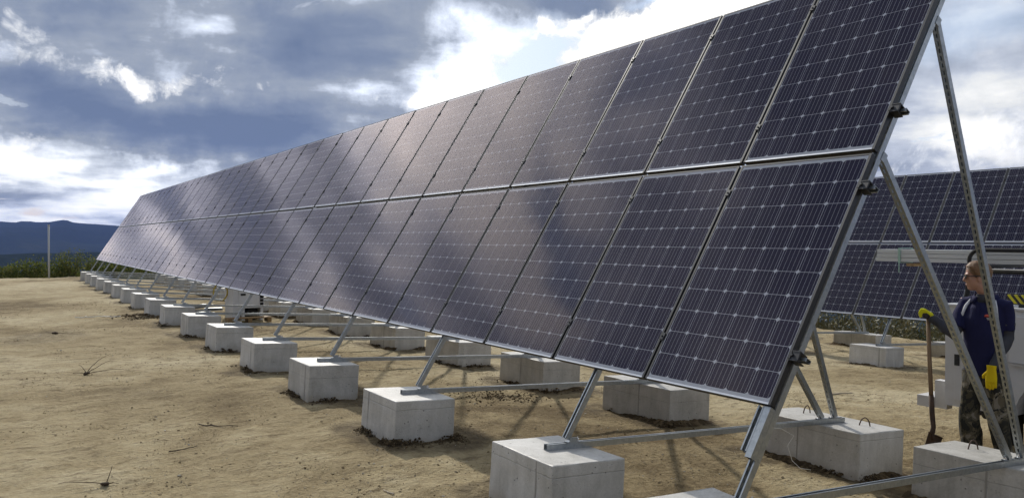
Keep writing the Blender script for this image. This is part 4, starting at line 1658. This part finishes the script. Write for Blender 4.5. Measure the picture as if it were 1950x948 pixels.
# joints (person frame)
shR, shL = L3(-0.01, -0.165, 1.505), L3(-0.02, 0.165, 1.495)
haR = person_local((7.13, 4.165, 1.105))
haL = person_local((7.17, 3.63, 0.665))
elR = person_local((7.16, 3.955, 0.955))
elL = person_local((7.38, 3.600, 0.95))
hipR, hipL = L3(0.0, -0.088, 0.93), L3(0.0, 0.088, 0.93)
knR, knL = L3(0.045, -0.100, 0.50), L3(0.02, 0.125, 0.50)
anR, anL = L3(-0.01, -0.100, 0.10), L3(-0.03, 0.165, 0.10)
HY_ = R(-58)      # head turned to his right, towards the far side
hc = L3(0.025, -0.055, 1.735)


def lerp(a, b, t):
    return a.lerp(b, t)


def head_T():
    return Matrix.Translation(hc) @ Matrix.Rotation(HY_, 4, 'Z') @ Matrix.Rotation(R(4), 4, 'Y')


HT = head_T()


def hp_(x, y, z):
    return HT @ Vector((x, y, z))


def build_person():
    per = empty('person', (PX0, PY0, PG), 'worker in navy polo and camouflage trousers holding a shovel upright', 'person')
    R3 = HT.to_3x3()
    # --- body, one surface
    mb = MB()
    mb.ball(hp_(-0.012, 0, 0.035), (0.098, 0.076, 0.092), R3, 24, 16)          # cranium
    mb.ball(hp_(0.022, 0, -0.028), (0.070, 0.064, 0.095), R3, 24, 16)          # face
    mb.ball(hp_(0.050, 0, -0.098), (0.034, 0.036, 0.028), R3, 16, 10)          # chin
    mb.ball(hp_(0.005, 0, -0.070), (0.058, 0.060, 0.045), R3, 20, 12)          # jaw
    mb.ball(hp_(0.078, 0, 0.022), (0.017, 0.052, 0.014), R3, 16, 10)           # brow
    mb.loft([(hp_(0.086, 0, 0.012), R3 @ Vector((0.010, 0, 0)), R3 @ Vector((0, 0.010, 0))),
             (hp_(0.099, 0, -0.014), R3 @ Vector((0.013, 0, 0)), R3 @ Vector((0, 0.013, 0))),
             (hp_(0.104, 0, -0.033), R3 @ Vector((0.014, 0, 0)), R3 @ Vector((0, 0.017, 0))),
             (hp_(0.090, 0, -0.043), R3 @ Vector((0.012, 0, 0)), R3 @ Vector((0, 0.016, 0)))], 12)
    mb.ball(hp_(0.085, 0, -0.066), (0.010, 0.024, 0.007), R3, 12, 8)           # upper lip
    mb.ball(hp_(0.081, 0, -0.078), (0.010, 0.021, 0.007), R3, 12, 8)           # lower lip
    for s in (-1, 1):
        mb.ball(hp_(-0.008, s * 0.076, -0.018), (0.020, 0.009, 0.033), R3, 12, 10)   # ear
        mb.ball(hp_(-0.004, s * 0.079, -0.043), (0.011, 0.008, 0.012), R3, 10, 8)    # lobe
        mb.ball(hp_(0.055, s * 0.034, -0.022), (0.026, 0.028, 0.022), R3, 12, 8)     # cheekbone
    nb = L3(-0.02, 0, 1.50)
    limb(mb, [(nb + Vector((-0.015, 0, -0.05)), 0.075, 0.090), (nb + Vector((-0.005, 0, 0.03)), 0.062, 0.064),
              (nb + Vector((0.006, -0.006, 0.10)), 0.058, 0.058), (hp_(-0.012, 0, -0.07), 0.060, 0.058), (hp_(-0.01, 0, -0.02), 0.05, 0.05)], 20)
    tor = [(L3(0, 0, 0.88), 0.085, 0.118), (L3(0.005, 0, 1.0), 0.088, 0.118), (L3(0.01, 0, 1.15), 0.098, 0.126), (L3(0.015, 0, 1.32), 0.115, 0.150),
           (L3(0.0, 0, 1.43), 0.102, 0.145), (L3(-0.015, 0, 1.505), 0.080, 0.120), (L3(-0.02, 0, 1.545), 0.06, 0.07)]
    limb(mb, tor, 24)
    for sh, el, ha in ((shR, elR, haR), (shL, elL, haL)):
        limb(mb, [(lerp(sh, Vector((0, 0, sh.z)), 0.35), 0.05, 0.05), (sh, 0.058, 0.055), (lerp(sh, el, .35), 0.049, 0.049), (lerp(sh, el, .8), 0.043, 0.043),
                  (el, 0.040, 0.040), (lerp(el, ha, .25), 0.042, 0.040), (lerp(el, ha, .7), 0.033, 0.030), (lerp(el, ha, .92), 0.027, 0.024), (ha, 0.028, 0.02)], 14)
    for hp2, kn, an in ((hipR, knR, anR), (hipL, knL, anL)):
        limb(mb, [(hp2 + Vector((0, 0, .05)), .065, .060), (lerp(hp2, kn, .3), .070, .066), (lerp(hp2, kn, .8), .060, .058), (kn, .056, .054),
                  (lerp(kn, an, .3), .056, .053), (lerp(kn, an, .8), .040, .038), (an, .038, .036), (an + Vector((0.01, 0, -0.05)), .045, .04)], 16)
        mb.ball(an + Vector((0.07, 0, -0.055)), (0.125, 0.045, 0.035), None, 14, 8)
    link('body', remesh(mb, 'body', M['skin'], 0.0065, 3), per, WP)
    # --- mouth line colour
    lb = MB()
    lb.ball(hp_(0.0885, 0, -0.0665), (0.0075, 0.021, 0.0045), R3, 12, 8).ball(hp_(0.0845, 0, -0.077), (0.0075, 0.018, 0.0045), R3, 12, 8)
    link('lips', lb.mesh('lips', M['lips'], True), per, WP)
    # --- hair: short, swept from the forehead
    hb_ = MB()
    vs, fs = [], []
    nu, nv = 40, 22
    for j in range(nv + 1):
        th = math.pi * 0.80 * j / nv
        for i in range(nu):
            ph = 2 * math.pi * i / nu
            dx_, dy_, dz_ = math.sin(th) * math.cos(ph), math.sin(th) * math.sin(ph), math.cos(th)
            front = max(0.0, dx_)
            # hairline: high on the forehead, above the ears, low on the nape
            low = -0.56 + 1.02 * smooth(np.array((dx_ - 0.05) / 0.62)).item() + 0.05 * mnoise.noise(Vector((dx_ * 7, dy_ * 7, 2.0)))
            dzz = max(dz_, low)
            sc_ = math.sqrt(max(1e-4, 1 - dzz * dzz)) / max(1e-4, math.sqrt(dx_ * dx_ + dy_ * dy_)) if dz_ < low else 1.0
            th_ = 0.009 * (1 if dz_ >= low + 0.03 else 0.25)
            nz = 0.006 * mnoise.noise(Vector((dx_ * 9, dy_ * 9, dzz * 14)))
            p = Vector((dx_ * sc_ * (0.100 + th_ + nz), dy_ * sc_ * (0.078 + th_ * 0.75 + nz), dzz * (0.096 + th_ + nz) + 0.007 * front * max(0, dzz)))
            vs.append(HT @ (p + Vector((-0.012, 0, 0.034))))
    for j in range(nv):
        for i in range(nu):
            fs.append((j * nu + i, (j + 1) * nu + i, (j + 1) * nu + (i + 1) % nu, j * nu + (i + 1) % nu))
    fs.append(tuple(nv * nu + i for i in range(nu)))
    hb_.add(vs, fs)
    link('hair', hb_.mesh('hair', M['hair'], True), per, WP)
    # --- sunglasses
    sg = MB()
    for s in (-1, 1):
        sg.loft([(hp_(0.0965 - 0.004, s * 0.033, 0.002), R3 @ Vector((0, 0.026, 0)), R3 @ Vector((0.0, 0, 0.019))),
                 (hp_(0.1015 - 0.004, s * 0.032, 0.002), R3 @ Vector((0, 0.024, 0)), R3 @ Vector((0.0, 0, 0.017)))], 16, 0, 3.0)
        sg.tube([hp_(0.094, s * 0.056, 0.008), hp_(0.085, s * 0.074, 0.008), hp_(0.04, s * 0.081, 0.006), hp_(-0.012, s * 0.083, 0.002), hp_(-0.03, s * 0.082, -0.012)], 0.0045, 6)
    sg.tube([hp_(0.098, -0.01, 0.008), hp_(0.101, 0, 0.010), hp_(0.098, 0.01, 0.008)], 0.004, 6)
    link('sunglasses', sg.mesh('sunglasses', M['rubber'], True), per, WP)
    # --- polo shirt
    sh_ = MB()
    limb(sh_, [(L3(-0.005, 0, 0.885), 0.125, 0.168), (L3(0.0, 0, 0.97), 0.130, 0.165), (L3(0.012, 0, 1.10), 0.132, 0.158), (L3(0.018, 0, 1.24), 0.134, 0.165),
               (L3(0.015, 0, 1.36), 0.132, 0.174), (L3(0.0, 0, 1.44), 0.116, 0.168), (L3(-0.015, 0, 1.505), 0.088, 0.128), (L3(-0.016, -0.01, 1.552), 0.072, 0.080)], 32)
    for sh, el in ((shR, elR), (shL, elL)):
        limb(sh_, [(lerp(sh, Vector((0, 0, sh.z - .02)), 0.45), 0.066, 0.062), (sh + Vector((0, 0, -.012)), 0.068, 0.062), (lerp(sh, el, .30), 0.066, 0.061), (lerp(sh, el, .62), 0.067, 0.062), (lerp(sh, el, .80), 0.069, 0.063)], 20)
    link('polo_shirt', remesh(sh_, 'polo_shirt', M['navy'], 0.009, 3, 0.012, 9.0), per, WP)
    cl = MB()
    for k in range(20):      # collar band, two points open at the front
        pass
    rings = []
    for i in range(19):
        a = R(22 + i * (316 / 18))
        r_o = Vector((math.cos(a) * 0.083 - 0.012, math.sin(a) * 0.086, 0))
        flare = 0.016
        top_ = L3(0, 0, 1.585) + r_o + Vector((0, 0, -0.030 * max(0, math.cos(a))))
        bot = L3(0, 0, 1.535) + r_o * 1.22 + Vector((flare * math.cos(a), flare * math.sin(a), -0.038 * max(0, math.cos(a))))
        rings.append((top_, bot))
    vs, fs = [], []
    for t_, b_ in rings:
        out_ = Vector((t_.x, t_.y, 0)).normalized() * 0.006
        vs += [t_, b_, b_ + out_, t_ + out_]
    for i in range(len(rings) - 1):
        for j in range(4):
            fs.append((i * 4 + j, i * 4 + (j + 1) % 4, (i + 1) * 4 + (j + 1) % 4, (i + 1) * 4 + j))
    fs += [(0, 3, 2, 1), tuple(len(vs) - 4 + i for i in range(4))]
    cl.add(vs, fs)
    link('collar', cl.mesh('collar', M['navy'], True), per, WP)
    ut = MB()
    limb(ut, [(L3(0.012, 0, 1.50), 0.066, 0.068), (L3(0.004, 0, 1.548), 0.066, 0.069), (L3(0.004, 0, 1.578), 0.066, 0.068)], 20)
    link('undershirt', ut.mesh('undershirt', M['greycloth'], True), per, WP)
    # white shoulder trim
    for s in (-1, 1):
        tb = MB()
        P_ = [L3(0.035, s * 0.100, 1.530), L3(0.078, s * 0.122, 1.480), L3(0.104, s * 0.140, 1.41), L3(0.106, s * 0.150, 1.33), L3(0.090, s * 0.158, 1.275)]
        rings = []
        for i, p in enumerate(P_):
            t = (P_[min(i + 1, 4)] - P_[max(i - 1, 0)]).normalized()
            nrm = Vector((0.75, s * 0.55, 0.25)); nrm = (nrm - t * nrm.dot(t)).normalized()
            rings.append((p, nrm * 0.012, t.cross(nrm) * (0.014 if 0 < i < 4 else 0.006)))
        tb.loft(rings, 10)
        link('white_trim', tb.mesh('white_trim', M['whitecloth'], True), per, WP)
    link('placket', MB().box((0.0, -0.016, 0.0), (0.012, 0.016, 0.19)).mesh('placket', M['navy']), per, WP @ Matrix.Translation(L3(0.139, 0, 1.32)) @ Matrix.Rotation(R(-8), 4, 'Y'))
    lg = MB()
    lg.loft([(L3(0.128, 0.075, 1.405), (0, 0.022, 0.004), (0, -0.004, 0.011)), (L3(0.138, 0.076, 1.405), (0, 0.020, 0.004), (0, -0.003, 0.010))], 14)
    link('chest_logo', lg.mesh('chest_logo', M['red'], True), per, WP)
    lg = MB()
    for dz_, yy in ((-0.02, 0.115), (-0.03, 0.12), (-0.008, 0.135)):
        lg.tube([L3(0.132, yy - 0.042, 1.405 + dz_), L3(0.130, yy - 0.016, 1.404 + dz_), L3(0.121, yy + 0.006, 1.409 + dz_)], 0.0035, 5)
    link('chest_lettering', lg.mesh('chest_lettering', M['whitecloth'], True), per, WP)
    # --- grey long sleeves
    for sh, el, ha in ((shR, elR, haR), (shL, elL, haL)):
        sl = MB()
        limb(sl, [(lerp(sh, el, .55), 0.060, 0.058), (lerp(sh, el, .85), 0.056, 0.055), (el, 0.054, 0.054), (lerp(el, ha, .25), 0.054, 0.052), (lerp(el, ha, .6), 0.046, 0.044), (lerp(el, ha, .80), 0.043, 0.042), (lerp(el, ha, .9), 0.041, 0.040)], 18)
        link('sleeve', remesh(sl, 'sleeve', M['greycloth'], 0.008, 2, 0.009, 16.0), per, WP)
    # --- trousers
    tp = MB()
    limb(tp, [(L3(0.0, 0, 0.96), 0.112, 0.148), (L3(0.0, 0, 0.90), 0.118, 0.158), (L3(-0.005, 0, 0.84), 0.122, 0.164), (L3(-0.005, 0, 0.79), 0.10, 0.14)], 24)
    for hp2, kn, an in ((hipR, knR, anR), (hipL, knL, anL)):
        limb(tp, [(hp2 + Vector((0, 0, -.02)), .108, .090), (lerp(hp2, kn, .25), .104, .090), (lerp(hp2, kn, .6), .088, .082), (kn, .080, .077),
                  (lerp(kn, an, .35), .088, .082), (lerp(kn, an, .75), .082, .076), (lerp(kn, an, .93), .084, .078), (an + Vector((0.005, 0, -.02)), .078, .072)], 20)
    link('trousers', remesh(tp, 'trousers', M['camo'], 0.0095, 2, 0.022, 10.0), per, WP)
    # --- boots
    for an, sd in ((anR, -1), (anL, 1)):
        bt = MB()
        limb(bt, [(an + Vector((-0.01, 0, .12)), .064, .058), (an + Vector((-0.01, 0, .04)), .062, .054), (an + Vector((-0.005, 0, -.03)), .062, .052), (an + Vector((0, 0, -.088)), .066, .05)], 16)
        bt.loft([(an + Vector((-0.075, 0, -.06)), (0, .03, 0), (0, 0, .035)), (an + Vector((-0.03, 0, -.05)), (0, .045, 0), (0, 0, .05)), (an + Vector((0.06, sd * .004, -.05)), (0, .047, 0), (0, 0, .046)),
                 (an + Vector((0.14, sd * .008, -.062)), (0, .050, 0), (0, 0, .036)), (an + Vector((0.195, sd * .008, -.070)), (0, .036, 0), (0, 0, .026))], 16)
        bo = link('boot', remesh(bt, 'boot', M['boot'], 0.007, 2), per, WP)
        so = MB().loft([(an + Vector((0.055, sd * .004, -.100)), (0.15, 0, 0), (0, .055, 0)), (an + Vector((0.055, sd * .004, -.078)), (0.148, 0, 0), (0, .053, 0))], 20, 0, 2.6)
        link('sole', so.mesh('sole', M['rubber'], True), bo, WP)
    # --- gloves: palm, four curled fingers, thumb
    def glove(wr, palm_d, palm_n, side_d, curl, m, gripping, axis=None):
        """wr wrist; palm_d along the hand; palm_n out of the palm; side_d towards the thumb"""
        gb = MB()
        pd, pn, sdv = Vector(palm_d).normalized(), Vector(palm_n).normalized(), Vector(side_d).normalized()
        gb.loft([(wr - pd * 0.052, sdv * 0.041, pn * 0.036), (wr - pd * 0.02, sdv * 0.036, pn * 0.030), (wr + pd * 0.02, sdv * 0.042, pn * 0.024),
                 (wr + pd * 0.06, sdv * 0.047, pn * 0.021), (wr + pd * 0.092, sdv * 0.045, pn * 0.017)], 18, 0, 2.6)
        lens = (0.070, 0.080, 0.074, 0.058)
        offs = (0.033, 0.011, -0.012, -0.034)
        for l, o_ in zip(lens, offs):
            p = wr + pd * 0.082 + sdv * o_
            pts = [p - pd * 0.02, p]
            ang = 0.0
            spread = o_ * (0.5 if not gripping else 0.0)
            for seg, cu in zip((0.45, 0.32, 0.23), curl):
                ang += cu
                dv = pd * math.cos(ang) + pn * math.sin(ang) + sdv * spread
                p = p + dv.normalized() * l * seg
                pts.append(p.copy())
            gb.tube(pts, [0.0125, 0.0120, 0.0112, 0.0105, 0.0085], 10)
        p = wr + pd * 0.018 + sdv * 0.036
        t1 = (sdv * 0.62 + pd * 0.62 + pn * (0.75 if gripping else 0.35)).normalized()
        t2 = (sdv * (-0.25 if gripping else 0.12) + pd * 0.55 + pn * (0.95 if gripping else 0.5)).normalized()
        gb.tube([wr + sdv * 0.015, p, p + t1 * 0.042, p + t1 * 0.042 + t2 * 0.030], [0.017, 0.0165, 0.0135, 0.0105], 10)
        return link('glove', remesh(gb, 'glove', m, 0.0042, 1), per, WP)

    # left hand hangs beside the thigh, back of the hand to the viewer
    dl = (haL - elL).normalized()
    glove(haL + dl * 0.0, Vector((0.10, 0.02, -1)), Vector((-1, -0.25, -0.1)), Vector((0.1, -1, 0)), (0.12, 0.2, 0.2), M['glove2'], False)
    # right hand wraps the top of the shovel handle
    wrR = lerp(elR, haR, 0.84)
    gR = glove(wrR, Vector((0.50, -0.62, 0.62)), Vector((-0.25, -0.50, -0.40)), Vector((0.35, 0.25, 0.6)), (0.75, 0.95, 0.75), M['glove'], True)
    pb = MB()
    pdv = Vector((0.50, -0.62, 0.62)).normalized()
    pnv = Vector((-0.25, -0.50, -0.40)).normalized()
    pb.ball(wrR + pdv * 0.055 + pnv * 0.012, (0.036, 0.036, 0.036), None, 12, 8)
    link('palm_patch', pb.mesh('palm_patch', M['palm'], True), gR, WP)
    return per


build_person()

# ------------------------------------------------------------------ shovel
tipx, tipy = 7.17, 4.235
tz = gz1(tipx, tipy)
shv = empty('shovel', (tipx, tipy, tz), 'rusty round-point shovel with a wooden handle standing beside the worker', 'shovel')
hd = [(7.14, 4.178, 1.15), (7.145, 4.165, 0.75), (7.15, 4.147, 0.37)]
link('shaft', MB().tube(hd, [0.0165, 0.018, 0.019], 12).mesh('shaft', M['handle'], True), shv)
link('socket', MB().tube([(7.15, 4.1475, 0.38), (7.15, 4.138, 0.21), (7.145, 4.122, 0.09), (7.13, 4.128, 0.03), (7.135, 4.14, -0.02)], [0.0215, 0.0225, 0.021, 0.023, 0.02], 12).mesh('socket', M['rust'], True), shv)
bl = MB()
vs, fs = [], []
nU, nVv = 11, 13
wd = lambda t: 0.112 * (1 - 0.06 * t) if t < 0.55 else 0.112 * 0.967 * math.sqrt(max(0.0, 1 - ((t - 0.55) / 0.45) ** 2)) + 0.004
a_dir = Vector((-0.34, 0.22, -0.90)).normalized()        # down the blade
s_dir = Vector((0.98, -0.12, 0.05)); s_dir = (s_dir - a_dir * s_dir.dot(a_dir)).normalized()
n_dir = a_dir.cross(s_dir)
b0 = Vector((7.145, 4.125, 0.03))
for lay in (0, 1):
    for j in range(nVv):
        t = j / (nVv - 1)
        for i in range(nU):
            u_ = -1 + 2 * i / (nU - 1)
            dish = 0.024 * (u_ * u_) + 0.02 * math.sin(t * 2.2)
            vs.append(b0 + a_dir * (0.285 * t) + s_dir * (u_ * wd(t)) + n_dir * (dish + lay * 0.003))
st_ = nU * nVv
for lay in (0, 1):
    for j in range(nVv - 1):
        for i in range(nU - 1):
            q4 = (lay * st_ + j * nU + i, lay * st_ + j * nU + i + 1, lay * st_ + (j + 1) * nU + i + 1, lay * st_ + (j + 1) * nU + i)
            fs.append(q4 if lay else q4[::-1])
bd_ = [j * nU for j in range(nVv)] + [(nVv - 1) * nU + i for i in range(1, nU)] + [j * nU + nU - 1 for j in range(nVv - 2, -1, -1)] + [i for i in range(nU - 2, 0, -1)]
for i in range(len(bd_)):
    a, b = bd_[i], bd_[(i + 1) % len(bd_)]
    fs.append((a, b, b + st_, a + st_))
bl.add(vs, fs)
blade = link('blade', bl.mesh('blade', M['rust'], True), shv)
stp = MB()
for s in (-1, 1):
    stp.tube([b0 + s_dir * s * 0.03 + n_dir * .004, b0 + s_dir * s * 0.112 + n_dir * 0.028], 0.007, 6)
    link('foot_step', stp.mesh('foot_step', M['rust'], True), blade)
    stp = MB()
